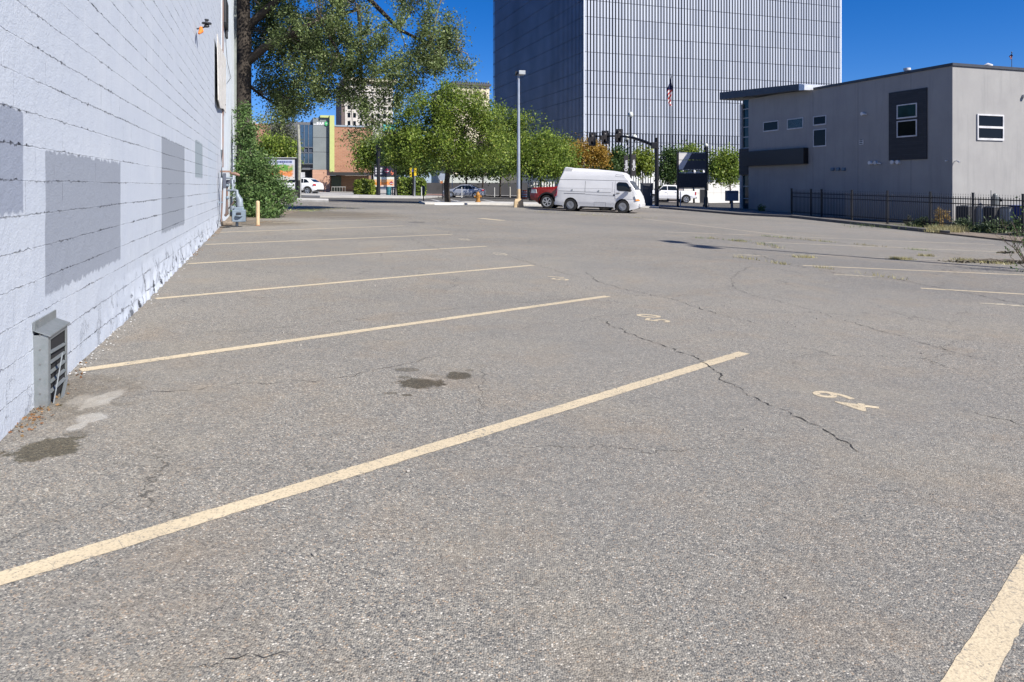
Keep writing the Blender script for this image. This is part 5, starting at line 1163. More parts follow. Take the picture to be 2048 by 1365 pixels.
# construction barrel
t = thing('traffic_barrel', 'orange and white striped traffic barrel behind the lamp post', 'traffic barrel', on(1049, 84))
ORG = mat('barrel_orange', (.8, .12, .03), .5); k = MB(); k.lathe([(.34, .0), (.30, .25), (.30, .5), (.27, .75), (.27, .98), (.2, 1.02), (0, 1.02)], (0, 0, 0), 16); k.build('drum', ORG, t, smooth=40)
k = MB()
for a, b, r in [(.22, .34, .315), (.46, .6, .305), (.74, .86, .28)]: k.lathe([(r, a), (r, b)], (0, 0, 0), 16)
k.each('reflective_band', mat('barrel_white', (.75, .7, .68), .4), t, smooth=50)
# litter bin
t = thing('litter_bin', 'teal ribbed litter bin under the menu board', 'bin', on(777.5, 77)); k = MB(); k.lathe([(.26, .1), (.28, .95), (.3, .97), (.3, 1.02), (.2, 1.08)], (0, 0, 0), 16); k.build('drum', mat('teal_bin', (.02, .13, .17), .5), t, smooth=40)
k = MB()
for i in range(5): k.lathe([(.29, .2+i*.16), (.3, .22+i*.16), (.29, .24+i*.16)], (0, 0, 0), 16)
k.each('rib', mat('teal_light', (.05, .22, .27), .5), t)

# food advert boards: generic painted food shapes
def ad_mat(name, x0, x1, z0, z1, top, mid, low, bowl=True):
    q = G(name); X, Y, Z = q.sep(q.tc.outputs['Object']); u = q.mr(X, x0, x1); v = q.mr(Z, z0, z1)
    n = q.noise(q.tc.outputs['Object'], 2.6, 4, .6); n2 = q.noise(q.tc.outputs['Object'], 5, 3, .6)
    vv = q.math('ADD', v, q.math('MULTIPLY', q.math('SUBTRACT', n, .5), .5))
    c = q.ramp(vv, [(0, (.5, .52, .48)), (.12, (.62, .62, .58)), (.2, low), (.42, low), (.5, mid), (.72, mid), (.8, top), (1, top)])
    c = q.mix(q.mr(n2, .5, .6, 0, .55), c, (.75, .45, .3)); c = q.mix(q.mr(v, .74, .8), c, top)
    e = q.mr(u, .9, .97, 0, .9); c = q.mix(e, c, (.62, .62, .62)); q.l.new(c, q.b.inputs['Base Color']); q.b.inputs['Roughness'].default_value = .4; return q.m
p = on(560, 62); t = thing('food_billboard', 'billboard with a salad and orange food picture half hidden by the shrub', 'billboard', p, 0); s_ = 62/F; Xb = lambda px: (px-560)*s_; Zb = lambda y: zz(y, 62)-p.z
k = MB(); k.bb(Xb(526), Xb(591), -.1, .1, Zb(360), Zb(320)); k.build('picture_panel', ad_mat('salad_picture', Xb(526), Xb(591), Zb(360), Zb(320), (.5, .54, .66), (.12, .3, .05), (.7, .24, .07)), t)
k = MB(); k.bb(Xb(524), Xb(592), -.13, .13, Zb(319), Zb(317)); k.bb(Xb(591), Xb(594.5), -.13, .13, -.3, Zb(317)); k.bb(Xb(524), Xb(526)-.01, -.13, .13, -.3, Zb(319.3)); k.each('frame', BLK, t)
k = MB(); k.bb(Xb(524), Xb(592), -.14, .14, Zb(316.9), Zb(315.6)); k.build('top_trim', mat('pale_trim', (.55, .55, .57), .5), t)
k = MB(); x = Xb(552)
while x < Xb(584): w = rnd.uniform(.06, .14); k.bb(x, x+w, -.115, -.1, Zb(326), Zb(322.5)); x += w+.05
k.build('headline_strokes', mat('dark_blue_print', (.06, .09, .22), .6), t)
p = on(769, 76); t = thing('menu_board', 'two panel food board, dark above and orange below, beside the black mast', 'billboard', p, 0); s_ = 76/F; Xb = lambda px: (px-769)*s_; Zb = lambda y: zz(y, 76)-p.z
k = MB(); k.bb(Xb(748.5), Xb(788), -.1, .1, Zb(353), Zb(333)); k.build('upper_panel', mat('charcoal_print', (.03, .03, .045), .5), t)
k = MB(); k.bb(Xb(749), Xb(788), -.1, .1, Zb(374), Zb(354.5)); k.build('lower_panel', ad_mat('orange_picture', Xb(749), Xb(790), Zb(374), Zb(354.5), (.62, .66, .62), (.7, .42, .2), (.8, .25, .03)), t)
k = MB(); 
for y0, y1, xs in [(336, 338.6, (751, 761)), (340, 342, (751, 760)), (343, 344.8, (751, 761)), (346.5, 349, (751, 760))]:
    for x in xs: k.bb(Xb(x), Xb(x+rnd.uniform(3, 6)), -.115, -.1, Zb(y1), Zb(y0))
k.build('white_lines', LT, t)
k = MB(); MR = mat('maroon_print', (.3, .03, .08), .5)
for x, y, r in [(773.8, 342, .28), (783, 366.5, .22)]: k.lathe([(0, -.02), (r, -.02), (r, 0), (0, 0)], (Xb(x), -.1, Zb(y)), 4, 'Y')
k.each('badge', MR, t); k = MB(); k.bb(Xb(769.8), Xb(778), -.135, -.12, Zb(344), Zb(342.4)); k.bb(Xb(780), Xb(786.5), -.135, -.12, Zb(368), Zb(366.6)); k.each('badge_band', LT, t)
k = MB(); k.sph((Xb(784.5), -.09, Zb(346)), (.16, .03, .26)); k.build('orange_drink', mat('coral_print', (.75, .2, .12), .5), t)
k = MB(); k.bb(Xb(748), Xb(789), -.11, .11, Zb(332.8), Zb(331.8)); k.bb(Xb(752), Xb(754), -.06, .06, -.3, Zb(374.2)); k.bb(Xb(784), Xb(786), -.06, .06, -.3, Zb(374.2)); k.each('frame', BLK, t)
# timber utility pole near the billboard
p = on(598.5, 50); t = thing('utility_pole', 'grey weathered utility pole with white plate beside the billboard', 'utility pole', p); Zu = lambda y: zz(y, 50)-p.z
k = MB(); k.tube([(0, 0, -.1), (0, 0, Zu(300)), (-.08, 0, Zu(250))], [.13, .12, .09], 10); k.build('pole', mat('weathered_timber', (.3, .3, .25), .9, var=.2, scale=6), t, smooth=50)
k = MB(); k.cyl((.0, -.02, Zu(398)), (0, -.02, Zu(361)), .15, n=10); k.build('black_sleeve', mat('black_sleeve', (.02, .02, .02), .7), t, smooth=50)
k = MB(); k.box((.28, -.08, Zu(350)), (.26, .03, .34)); k.cyl((.13, -.1, -.1), (.13, -.1, Zu(345)), .02, n=6); k.build('white_plate', LT, t)

# flags
def flag(label, px, D, y0, yf0, yf1, wpx, red=True, lean=0, ybase=None):
    p = on(px, D); t = thing('flagpole', label, 'flag', p); k = MB(); z0 = zz(ybase, D)-p.z if ybase else -.1
    k.cyl((0, 0, z0), (0, 0, zz(y0, D)-p.z), .07*D/110, .04*D/110, 8); k.sph((0, 0, zz(y0, D)-p.z), .1*D/110); k.build('pole', mat('dark_flagpole', (.08, .09, .11), .4), t, smooth=40)
    a, b = zz(yf1, D)-p.z, zz(yf0, D)-p.z; W_ = wpx/F*D; H_ = b-a
    q = G('flag_cloth_%d' % px); X, Y, Z = q.sep(q.tc.outputs['Object']); v = q.mr(Z, a, b); u = q.mr(X, -W_, 0)
    sl = q.math('FRACT', q.math('MULTIPLY', q.math('ADD', q.math('MULTIPLY', v, 6.5), q.math('MULTIPLY', u, -1.1)), 1.))
    c = q.mix(q.mr(sl, .46, .54), (.45, .03, .03), (.7, .66, .64)); c = q.mix(q.mr(v, .52, .56), c, (.015, .02, .08))
    q.l.new(c, q.b.inputs['Base Color']); q.b.inputs['Roughness'].default_value = .8
    bm = bmesh.new(); grid = []
    for i in range(13):
        f = i/12; row = []
        for j in range(7):
            h = j/6; wd = W_*min(1, .12+f*1.9)*(1-.25*max(0, f-.75)*4*.6); x = -wd*(1-h)+(.04 if f < .9 else .25*W_*(f-.9)*10)
            row.append(bm.verts.new((x+.12*W_*math.sin(f*9+h*4), .35*W_*math.sin(h*9+f*5), b-f*H_)))
        grid.append(row)
    for r0, r1 in zip(grid, grid[1:]):
        for i in range(6): bm.faces.new((r0[i], r0[i+1], r1[i+1], r1[i]))
    me = bpy.data.meshes.new('flag'); bm.to_mesh(me); bm.free(); link('flag', me, q.m, t, smooth=80)
flag('tall flagpole in front of the tower with a limp stars and stripes flag', 1342.5, 110, 150, 153, 212, 8.5)
flag('small distant flag on a pole above the stucco building roof', 2023.5, 120, 105, 108, 119, 5, ybase=190)
t, P, L = wall_px('distant_rooftop', 'dark green distant roof edge peeking over the stucco building by the small flag', 'building', 2010, 2120, 134, 150, 118, mat('dark_green_roof', (.04, .07, .07), .6), 12)
k = MB(); k.bb(0, L, .1, 11.9, -2, zz(150, 118)-.31); k.build('wall', STU, t)
from mathutils.geometry import tessellate_polygon
# ---------------------------------------------------------------- vehicles
def interp(v, tab):
    if v <= tab[0][0]: return tab[0][1]
    for (a, x), (b, y) in zip(tab, tab[1:]):
        if v <= b: return x+(y-x)*(v-a)/(b-a) if b > a else y
    return tab[-1][1]
def arch(cx, cz, r, n=10, a0=200, a1=-20):
    return [(cx+r*math.cos(R(a0+(a1-a0)*i/n)), max(cz+r*math.sin(R(a0+(a1-a0)*i/n)), 0)) for i in range(n+1)]
def cut(bm, xs, zs):
    for z in zs: bmesh.ops.bisect_plane(bm, geom=bm.verts[:]+bm.edges[:]+bm.faces[:], plane_co=(0, 0, z), plane_no=(0, 0, 1), dist=1e-4)
    for x in xs: bmesh.ops.bisect_plane(bm, geom=bm.verts[:]+bm.edges[:]+bm.faces[:], plane_co=(x, 0, 0), plane_no=(1, 0, 0), dist=1e-4)
def body(name, outline, hw, zs, xs, m, parent):
    """side outline grown to a body whose half width hw(x, z) narrows to roof and ends"""
    bm = bmesh.new(); vs = [bm.verts.new((x, 0, z)) for x, z in outline]
    for tri in tessellate_polygon([[Vector((x, z, 0)) for x, z in outline]]): bm.faces.new([vs[i] for i in tri])
    cut(bm, xs, zs); bmesh.ops.remove_doubles(bm, verts=bm.verts, dist=1e-4)
    be = [e for e in bm.edges if e.is_boundary]; pr = [(e.verts[0].index, e.verts[1].index) for e in be]
    bm.verts.index_update(); pr = [(e.verts[0].index, e.verts[1].index) for e in be]
    V = [(v.co.x, v.co.z) for v in bm.verts]; Fc = [[v.index for v in f.verts] for f in bm.faces]; bm.free()
    n = len(V); verts = [(x, -hw(x, z), z) for x, z in V]+[(x, hw(x, z), z) for x, z in V]
    # bridge strips get three inner columns so roof and ends crown slightly
    faces = Fc+[[i+n for i in f[::-1]] for f in Fc]
    for a, b in pr: faces.append([a, b, b+n, a+n])
    me = bpy.data.meshes.new(name); me.from_pydata(verts, [], faces); me.update()
    bm = bmesh.new(); bm.from_mesh(me); bmesh.ops.recalc_face_normals(bm, faces=bm.faces)
    bw = bm.edges.layers.float.new('bevel_weight_edge')
    for e in bm.edges:                     # soften roof, nose and tail edges, leave the wheel arches crisp
        if len(e.link_faces) == 2 and e.calc_face_angle(0) > R(50) and min(v.co.z for v in e.verts) > .78: e[bw] = 1
    bm.to_mesh(me); bm.free()
    o = link(name, me, m, parent, smooth=38); bv = o.modifiers.new('bevel', 'BEVEL'); bv.width = .03; bv.segments = 2; bv.limit_method = 'WEIGHT'
    return o
def skin(name, polys, hw, zs, xs, m, parent, off=.006, sides=(-1, 1), th=.004):
    allv, allf = [], []
    for poly in polys:
        for s in sides:
            bm = bmesh.new(); bm.faces.new([bm.verts.new((x, 0, z)) for x, z in poly]); bmesh.ops.triangulate(bm, faces=bm.faces); cut(bm, xs, zs)
            bm.verts.index_update(); b = len(allv)
            allv += [(v.co.x, s*(hw(v.co.x, v.co.z)+off), v.co.z) for v in bm.verts]
            allf += [[b+v.index for v in f.verts] for f in bm.faces]; bm.free()
    me = bpy.data.meshes.new(name); me.from_pydata(allv, [], allf); me.update()
    bm = bmesh.new(); bm.from_mesh(me)
    for f in bm.faces:
        f.normal_update()
        if f.normal.y*f.calc_center_median().y < 0: f.normal_flip()
    bm.to_mesh(me); bm.free(); return link(name, me, m, parent, smooth=40)
def cross(name, segs, hw, m, parent, inset=.08, off=.008):
    k = MB()
    for (x0, z0), (x1, z1) in segs:
        n = Vector((z1-z0, 0, -(x1-x0))).normalized()*off
        if n.x*(x0+x1) < 0: n = -n
        a, b = hw(x0, z0)-inset, hw(x1, z1)-inset
        k.poly([Vector((x0, -a, z0))+n, Vector((x0, a, z0))+n, Vector((x1, b, z1))+n, Vector((x1, -b, z1))+n])
    return k.build(name, m, parent)
TYRE = mat('tyre_rubber', (.018, .018, .018), .8, var=.1); RIMS = mat('steel_rim', (.3, .31, .33), .4, .5, var=.1); RIMD = mat('wheel_shadow_dark', (.02, .02, .022), .6)
ALR = mat('alloy_rim', (.6, .62, .65), .3, .7, var=.05)
def wheel(parent, x, y, r, w, style='alloy', n=6):
    s = 1 if y > 0 else -1; k = MB(); ri = r*(.6 if style == 'steel' else .66)
    k.lathe([(ri, -w/2), (r*.9, -w/2), (r, -w*.32), (r, w*.32), (r*.9, w/2), (ri, w/2)], (x, y, r), 28, 'Y', True); ty = k.build('wheel', TYRE, parent, smooth=40)
    k = MB(); k.lathe([(ri*1.0, -w*.3), (ri, w*.3)], (x, y, r), 24, 'Y'); k.lathe([(0, 0), (ri, 0), (ri, .01), (0, .01)], (x, y+s*w*.12, r), 24, 'Y'); k.build('brake_disc', RIMD, ty)  # dark barrel and disc stand in for the shade behind the spokes
    k = MB(); yo = y+s*(w*.42)
    k.lathe([(ri*.86, -.012), (ri*.86, .012), (ri*1.02, .014), (ri*1.02, -.014)], (x, yo, r), 28, 'Y', True); k.lathe([(0, -.01), (ri*.24, -.01), (ri*.24, .015), (0, .02)], (x, yo, r), 14, 'Y')
    if style == 'steel':
        k.lathe([(ri*.5, -.03), (ri*.5, -.015), (ri*.86, -.02), (ri*.86, -.035)], (x, yo, r), 24, 'Y', True); k.lathe([(ri*.24, -.03), (ri*.5, -.05), (ri*.5, -.06), (ri*.24, -.05)], (x, yo, r), 16, 'Y', True)
        for i in range(8): a = i*math.pi/4; k.box((x+ri*.66*math.cos(a), yo-s*.02, r+ri*.66*math.sin(a)), (ri*.3, .012, ri*.2), 0, 0, -a)
    else:
        for i in range(n):
            a = i*2*math.pi/n+.2
            for da in (-.16, .16): k.box((x+ri*.55*math.cos(a+da*.6), yo-s*.003, r+ri*.55*math.sin(a+da*.6)), (ri*.68, .018, ri*.12), 0, 0, -(a+da*.5))
    k.build('rim', RIMS if style == 'steel' else ALR, ty, smooth=35)
def car(name, label, cat, px, D, yaw):
    return thing(name, label, cat, on(px, D), yaw, None, True)
def paintm(name, col, coat=.6, rough=.35, metal=0): return mat(name, col, rough, metal, var=.04, scale=1.2, coat=coat)
CG = mat('car_glass', (.008, .012, .016), .05, 0, var=.05, spec=.35); RUB = mat('black_trim', (.012, .012, .013), .55)
HL = mat('headlamp_lens', (.55, .56, .55), .1, var=.1); AMB = mat('amber_lens', (.8, .28, .04), .2); TL = mat('red_lens', (.45, .015, .02), .2); CHR = mat('chrome', (.7, .71, .72), .15, .9, var=.03)
GAP = mat('panel_gap', (.03, .03, .032), .8)
def gapline(pts, w=.012):
    out = []
    for (a, b) in zip(pts, pts[1:]):
        d = Vector((b[0]-a[0], b[1]-a[1])).normalized(); n = Vector((-d.y, d.x))*w/2
        out.append([(a[0]-n.x, a[1]-n.y), (b[0]-n.x, b[1]-n.y), (b[0]+n.x, b[1]+n.y), (a[0]+n.x, a[1]+n.y)])
    return out

# --- white high roof van, nose to the right and a little towards the camera
xr, xf = -1.43, 1.40; WR = .335
van = car('white_van', 'white high roof panel van parked at the far side of the lot', 'van', 1199, 38.0, -.33)
vo = [(-2.45, .32), (-1.95, .3)]+arch(xr, .3, .43)+[(xr+.55, .29), (xf-.5, .29)]+arch(xf, .3, .43)+[(2.3, .26), (2.47, .34), (2.5, .62), (2.4, .86), (2.2, 1.12), (1.97, 1.4), (1.70, 1.68), (1.5, 1.84), (1.48, 1.95), (1.3, 2.07), (.85, 2.14), (-.1, 2.21), (-1.0, 2.25), (-1.88, 2.26), (-1.97, 2.05), (-2.16, 1.72), (-2.30, 1.3), (-2.38, .95), (-2.45, .6)]
zv = [.5, .8, 1.0, 1.2, 1.4, 1.62, 1.75, 1.9, 2.05, 2.15]; xv_ = [-2.2, -1.9, -1.0, 0, 1.0, 1.5, 1.8, 2.05, 2.25, 2.4]
def hv(x, z):
    w = interp(z, [(.25, .80), (.5, .845), (1.0, .85), (1.2, .84), (1.62, .765), (1.9, .70), (2.1, .61), (2.26, .45)])
    return w*interp(x, [(-2.46, .96), (-2.2, 1), (1.6, 1), (2.1, .96), (2.35, .88), (2.5, .78)])
VW = paintm('white_van_paint', (.66, .66, .66), .4, .35); body('body', vo, hv, zv, xv_, VW, van)
win = [(1.07, 1.49), (1.16, 1.565), (1.55, 1.55), (1.66, 1.50), (1.93, 1.16), (1.9, 1.13), (1.2, 1.14), (1.1, 1.2)]
skin('side_window', [win], hv, zv, xv_, CG, van, .007)
cross('windscreen', [((2.13, 1.2), (1.75, 1.63))], hv, CG, van, .06, .03)
skin('window_seal', gapline(win+[win[0]], .03), hv, zv, xv_, RUB, van, .009)
gaps = gapline([(-2.19, 1.64), (-1.2, 1.655), (.5, 1.645), (1.68, 1.64)], .02)+gapline([(-.63, 1.6), (-.63, 1.02)], .016)+gapline([(-2.22, 1.05), (-.66, 1.03), (.78, 1.03)], .014)+gapline([(-.6, .9), (1.0, .86)], .012)+gapline([(-1.85, .93), (-.62, .93)], .026)
gaps += gapline([(.98, 1.6), (.98, .9), (1.02, .6)], .012)+gapline([(.98, .72), (2.3, .72)], .01)+gapline([(.84, 1.58), (.84, 1.05)], .008)+gapline([(2.02, 1.1), (2.08, .6)], .01)+gapline([(-.12, .52), (.5, .52), (.5, .3)], .01)+gapline([(-.12, .3), (-.12, .52)], .01)+gapline([(-2.2, 1.2), (-.66, 1.22), (.78, 1.22)], .006)+gapline([(1.44, 1.92), (.98, 1.96), (.98, 1.86), (1.44, 1.84)], .012)
skin('panel_gap', gaps, hv, zv, xv_, mat('shallow_panel_gap', (.10, .10, .11), .8), van, .004)
k = MB(); fs = [(-2.08, 2.0), (-1.9, 2.33), (-1.6, 2.34), (-1.35, 2.28), (-1.45, 2.1), (-1.7, 2.02)]
for s in (-1, 1): k.poly([(x, s*.62, z-.06) for x, z in fs], (0, -s*.2, 0))
k.poly([(-2.02, -.5, 2.22), (-1.86, -.5, 2.31), (-1.3, -.5, 2.25)], (0, 1.0, 0)); k.build('roof_fairing', VW, van, bevel=.03)
for s in (-1, 1):
    k = MB(); k.poly([(2.2, s*.80, .72), (2.42, s*.68, .74), (2.33, s*.68, .92), (2.14, s*.83, .9)], (.012, s*.03, 0)); k.build('headlight', HL, van)
    k = MB(); k.poly([(2.2, s*.81, .65), (2.45, s*.67, .65), (2.42, s*.69, .72), (2.2, s*.81, .72)], (.012, s*.03, 0)); k.build('indicator', AMB, van)
    k = MB(); k.box((1.86, s*.98, 1.22), (.1, .2, .26)); k.tube([(1.82, s*.83, 1.14), (1.86, s*.92, 1.18)], .02, 6); k.each('mirror', RUB, van, bevel=.03)
    k = MB(); k.poly([(-2.44, s*.80, .78), (-2.34, s*.85, .78), (-2.27, s*.83, 1.14), (-2.37, s*.76, 1.14)], (-.01, s*.012, 0)); k.build('tail_light', TL, van)
k = MB(); k.box((2.43, 0, .42), (.22, 1.42, .24)); k.box((-2.47, 0, .4), (.12, 1.56, .18)); k.each('bumper', VW, van, bevel=.05)
skin('door_handle', [[(1.06, .99), (1.24, .99), (1.24, 1.03), (1.06, 1.03)]], hv, zv, xv_, RUB, van, .02)
skin('fuel_cap', [[(.90, .86), (.99, .86), (.99, .95), (.90, .95)]], hv, zv, xv_, RUB, van, .008, (-1,))
for x, z in ((-1.33, 1.12), (.12, 1.1)): k = MB(); k.cyl((x, -hv(x, z)-.02, z), (x, -hv(x, z)+.01, z), .045, n=12); k.build('side_lock', GALV, van)
k = MB(); k.bb(-2.3, 2.2, -.7, .7, .22, .32); 
for x in (xr, xf): k.bb(x-.4, x+.4, -.72, .72, .3, .74)
k.build('underbody', mat('underbody_black', (.01, .01, .01), .9), van)
for x in (xr, xf):
    for s in (-1, 1): wheel(van, x, s*.73, WR, .2, 'steel')

def vx(x): a = abs(x); return math.copysign(a*.965 if a < 1.5 else 1.4475+(a-1.5)*.80, x)
for ch in van.children:
    if ch.name.startswith('wheel'):
        for o_ in [ch]+list(ch.children):
            c0 = xr if sum(v.co.x for v in o_.data.vertices) < 0 else xf
            for v in o_.data.vertices: v.co.x += vx(c0)-c0
    else:
        for v in ch.data.vertices: v.co.x = vx(v.co.x)

# --- generic pieces for cars that face left (their local +X is the nose)
def carset(t, out, hw, zs, xs, pm, xr, xf, r, track, wins, ws_, hw2=None, style='alloy', n=6, sills=True):
    body('body', out, hw, zs, xs, pm, t); skin('side_window', wins, hw, zs, xs, CG, t, .006)
    cross('windscreen', [ws_[0]], hw, CG, t, .1, .02); cross('rear_window', [ws_[1]], hw, CG, t, .12, .02)
    for x in (xr, xf):
        for s in (-1, 1): wheel(t, x, s*track, r, .22, style, n)
    k = MB(); 
    for x in (xr, xf): k.bb(x-r-.05, x+r+.05, -track+.12, track-.12, r*.8, r*2+.06)
    k.bb(xr, xf, -track+.1, track-.1, .18, .3); k.build('underbody', MATS['underbody_black'], t)
# red pickup, mostly hidden behind the van: only its nose shows
red = car('red_pickup', 'dark red pickup truck with its front half showing behind the white van', 'pickup truck', 1157, 41.0, math.pi-.30)
ro = [(-2.7, .5)]+arch(-1.6, .4, .47)+[(-1.1, .42), (1.15, .42)]+arch(1.62, .4, .47)+[(2.3, .42), (2.6, .5), (2.66, .8), (2.6, 1.08), (2.45, 1.17), (1.2, 1.25), (.95, 1.3), (.35, 1.78), (-1.0, 1.8), (-1.2, 1.72), (-1.3, 1.28), (-2.7, 1.24)]
def hr(x, z): return interp(z, [(.3, .86), (.6, .93), (1.1, .92), (1.3, .86), (1.8, .68)])*interp(x, [(-2.7, .97), (2.1, 1), (2.45, .93), (2.66, .82)])
zr_, xr_ = [.6, .8, 1.0, 1.2, 1.3, 1.5, 1.7], [-2.5, -1, .35, 1.2, 2.1, 2.3, 2.5]
carset(red, ro, hr, zr_, xr_, paintm('dark_red_paint', (.26, .012, .012), .7, .3), -1.6, 1.62, .39, .8, [[(.9, 1.3), (.35, 1.7), (-.3, 1.72), (-.3, 1.3)], [(-.36, 1.3), (-.36, 1.72), (-.95, 1.7), (-1.1, 1.3)]], [((.95, 1.32), (.36, 1.75)), ((-1.28, 1.32), (-1.21, 1.7))], n=6)
for s in (-1, 1):
    k = MB(); k.poly([(2.2, s*.93, .86), (2.55, s*.84, .86), (2.52, s*.84, 1.06), (2.25, s*.92, 1.08)], (.02, s*.015, 0)); k.build('headlight', HL, red)
skin('wheel_arch_trim', gapline([(1.62+.5*math.cos(R(a)), .4+.5*math.sin(R(a))) for a in range(190, -11, -20)], .08), hr, zr_, xr_, RUB, red, .012)
k = MB(); k.bb(2.5, 2.74, -.75, .75, .42, .72); k.each('bumper', RUB, red, bevel=.04); k = MB(); k.bb(2.6, 2.68, -.6, .6, .76, 1.06); k.build('grille', RUB, red)
k = MB(); k.box((.85, -1.02, 1.25), (.12, .2, .2)); k.box((.85, 1.02, 1.25), (.12, .2, .2)); k.each('mirror', RUB, red, bevel=.03)

# silver sedan
sed = car('silver_sedan', 'silver grey sedan crossing the junction behind the forked trunk', 'car', 929, 80, math.pi-.12)
so = [(-2.3, .34), (-1.85, .26)]+arch(-1.36, .3, .38)+[(-.9, .2), (.95, .2)]+arch(1.38, .3, .38)+[(1.9, .22), (2.28, .26), (2.36, .5), (2.28, .72), (1.9, .86), (1.15, .95), (.35, 1.40), (-.2, 1.46), (-.75, 1.43), (-1.65, 1.08), (-2.2, 1.02), (-2.34, .85)]
def hs_(x, z): return interp(z, [(.2, .84), (.5, .91), (.85, .90), (.98, .85), (1.46, .6)])*interp(x, [(-2.34, .84), (-1.9, .97), (1.7, .98), (2.1, .9), (2.36, .72)])
zs_, xs_ = [.4, .6, .8, .95, 1.1, 1.25, 1.38], [-2.1, -1.7, -.8, 0, .4, 1.1, 1.8, 2.1, 2.25]
carset(sed, so, hs_, zs_, xs_, mat('silver_blue_paint', (.34, .36, .40), .35, .25, var=.04, coat=.4), -1.36, 1.38, .325, .8,
       [[(.95, .97), (.36, 1.33), (-.12, 1.39), (-.12, .97)], [(-.18, .97), (-.18, 1.39), (-.72, 1.36), (-1.05, .98)], [(-1.1, .99), (-.82, 1.32), (-1.42, 1.06)]], [((1.1, .97), (.4, 1.36)), ((-.85, 1.38), (-1.6, 1.09))], n=8)
for s in (-1, 1):
    k = MB(); k.poly([(-2.05, s*.88, .82), (-2.3, s*.76, .8), (-2.28, s*.76, .96), (-2.0, s*.86, .94)], (-.01, s*.02, 0)); k.build('tail_light', TL, sed)
    k = MB(); k.poly([(1.85, s*.88, .64), (2.26, s*.72, .6), (2.2, s*.72, .72), (1.9, s*.86, .76)], (.02, s*.02, 0)); k.build('headlight', HL, sed)
    k = MB(); k.box((.82, s*.98, .99), (.1, .18, .14)); k.each('mirror', RUB, sed, bevel=.03)
skin('door_gap', gapline([(.98, .93), (.95, .35)], .012)+gapline([(-.15, .95), (-.15, .3)], .012)+gapline([(-1.05, .95), (-.95, .6)], .012), hs_, zs_, xs_, GAP, sed, .003)
skin('sill_trim', [[(-.9, .2), (.95, .2), (.95, .27), (-.9, .27)]], hs_, zs_, xs_, CHR, sed, .004)
k = MB(); k.bb(2.24, 2.38, -.55, .55, .3, .6); k.build('grille', RUB, sed)

# white suv
suv = car('white_suv', 'white sport utility vehicle passing behind the billboard, only its tail clear', 'suv', 597, 77, math.pi-.18)
uo = [(-2.45, .5), (-1.95, .36)]+arch(-1.45, .37, .46)+[(-.95, .3), (1.0, .3)]+arch(1.5, .37, .46)+[(2.1, .34), (2.4, .45), (2.46, .9), (2.3, 1.05), (1.2, 1.18), (.55, 1.68), (-.2, 1.76), (-1.1, 1.74), (-1.55, 1.62), (-2.05, 1.3), (-2.35, 1.15), (-2.45, .85)]
def hu(x, z): return interp(z, [(.3, .9), (.6, .98), (1.05, .97), (1.2, .92), (1.76, .66)])*interp(x, [(-2.45, .85), (-2.1, .96), (1.9, 1), (2.2, .93), (2.46, .8)])
zu_, xu_ = [.5, .7, .9, 1.1, 1.25, 1.4, 1.6], [-2.2, -1.9, -1.2, 0, .6, 1.2, 2.0, 2.25]
carset(suv, uo, hu, zu_, xu_, paintm('white_car_paint', (.76, .76, .77), .6, .25), -1.45, 1.5, .38, .86, [[(1.1, 1.2), (.55, 1.6), (.0, 1.66), (.0, 1.2)], [(-.06, 1.2), (-.06, 1.66), (-.85, 1.64), (-.95, 1.2)], [(-1.0, 1.2), (-.92, 1.62), (-1.2, 1.58), (-1.62, 1.26)]], [((1.15, 1.22), (.6, 1.64)), ((-1.6, 1.58), (-2.05, 1.32))], n=5)
for s in (-1, 1): k = MB(); k.poly([(-2.05, s*.97, .95), (-2.4, s*.84, .92), (-2.36, s*.84, 1.1), (-2.1, s*.95, 1.12)], (-.01, s*.02, 0)); k.build('tail_light', TL, suv)
skin('wheel_arch_trim', gapline([(-1.45+.48*math.cos(R(a)), .37+.48*math.sin(R(a))) for a in range(190, -11, -20)], .05)+[[(-.95, .3), (1.0, .3), (1.0, .42), (-.95, .42)]], hu, zu_, xu_, RUB, suv, .01)
k = MB(); k.bb(-2.5, -2.2, -.8, .8, .36, .56); k.each('bumper', RUB, suv, bevel=.04)
skin('door_gap', gapline([(1.05, 1.15), (1.0, .5)], .012)+gapline([(-.03, 1.15), (-.03, .45)], .012), hu, zu_, xu_, GAP, suv, .003)

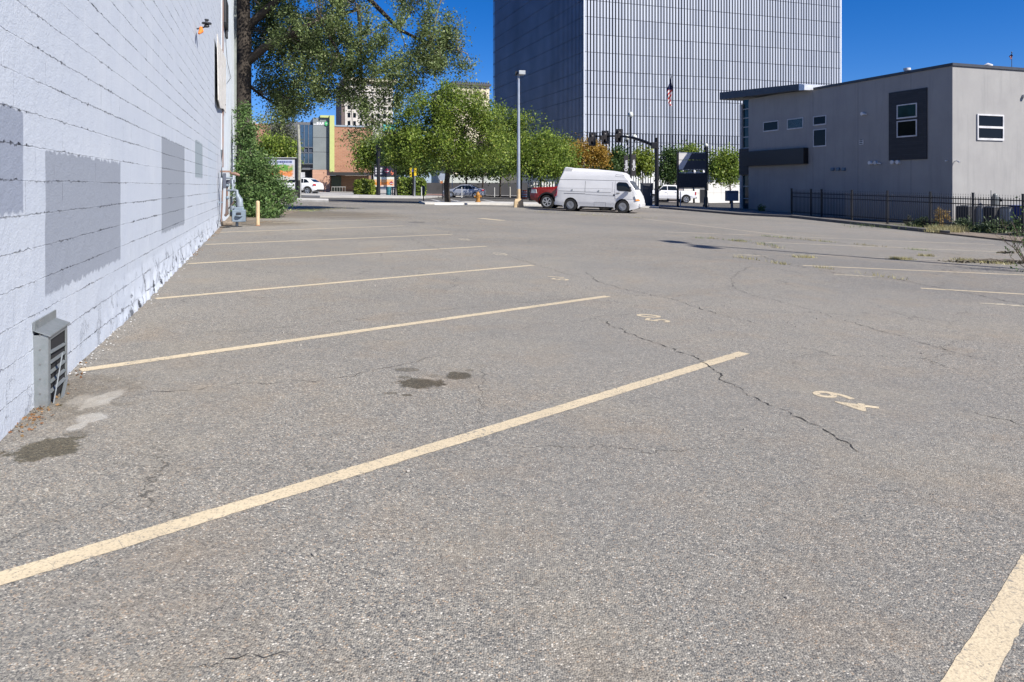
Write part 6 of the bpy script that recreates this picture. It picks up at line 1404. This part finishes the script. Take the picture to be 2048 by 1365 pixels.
# white pickup
pk = car('white_pickup', 'white crew cab pickup truck parked in front of the white wall', 'pickup truck', 1334, 80, math.pi+.05)
po = [(-2.95, .62), (-2.4, .5)]+arch(-1.85, .43, .53)+[(-1.3, .48), (1.3, .46)]+arch(1.85, .43, .53)+[(2.55, .48), (2.9, .6), (2.95, 1.0), (2.85, 1.2), (1.6, 1.32), (1.25, 1.36), (.65, 1.88), (.3, 1.94), (-.8, 1.93), (-.98, 1.82), (-1.05, 1.34), (-2.9, 1.34)]
def hp(x, z): return interp(z, [(.4, .92), (.8, 1.0), (1.2, .99), (1.36, .94), (1.94, .74)])*interp(x, [(-2.95, .98), (2.3, 1), (2.7, .95), (2.95, .86)])
zp_, xp_ = [.6, .9, 1.1, 1.3, 1.5, 1.75], [-2.8, -1, .3, .65, 1.3, 2.4, 2.7]
carset(pk, po, hp, zp_, xp_, paintm('white_car_paint2', (.76, .76, .77), .6, .25), -1.85, 1.85, .42, .87, [[(1.2, 1.36), (.68, 1.8), (.25, 1.83), (.25, 1.36)], [(.19, 1.36), (.19, 1.83), (-.72, 1.82), (-.86, 1.36)]], [((1.27, 1.4), (.68, 1.85)), ((-1.04, 1.4), (-.99, 1.78))], n=6)
for s in (-1, 1): k = MB(); k.box((-2.88, s*.95, 1.08), (.12, .1, .34)); k.build('tail_light', TL, pk); k = MB(); k.box((1.1, s*1.13, 1.4), (.14, .2, .26)); k.each('mirror', RUB, pk, bevel=.03)
k = MB(); k.bb(-3.08, -2.9, -.9, .9, .52, .72); k.each('bumper', CHR, pk, bevel=.03); k = MB(); k.bb(-1.25, 1.25, -.98, .98, .36, .42); k.build('step_bar', RUB, pk)
skin('door_gap', gapline([(1.15, 1.3), (1.1, .6)], .012)+gapline([(.22, 1.3), (.22, .55)], .012)+gapline([(-.92, 1.3), (-.95, .55)], .012)+gapline([(-1.06, 1.3), (-1.06, .5)], .02), hp, zp_, xp_, GAP, pk, .003)
skin('door_handle', [[(.32, 1.14), (.5, 1.14), (.5, 1.18), (.32, 1.18)], [(-.75, 1.14), (-.57, 1.14), (-.57, 1.18), (-.75, 1.18)]], hp, zp_, xp_, GAP, pk, .02)
k = MB(); k.bb(-2.85, -1.1, -.8, .8, 1.3, 1.36); k.build('bed_cover', RUB, pk)
# car half seen between van nose and cabinet
tc_ = car('parked_car', 'pale parked car glimpsed between the van nose and the dark cabinet', 'car', 1277, 82, math.pi-.3)
carset(tc_, so, hs_, zs_, xs_, paintm('pale_car_paint', (.5, .52, .53), .5, .3), -1.36, 1.38, .325, .8, [[(.95, .97), (.36, 1.33), (-.12, 1.39), (-.12, .97)], [(-.18, .97), (-.18, 1.39), (-.72, 1.36), (-1.05, .98)]], [((1.1, .97), (.4, 1.36)), ((-.85, 1.38), (-1.6, 1.09))], n=8)
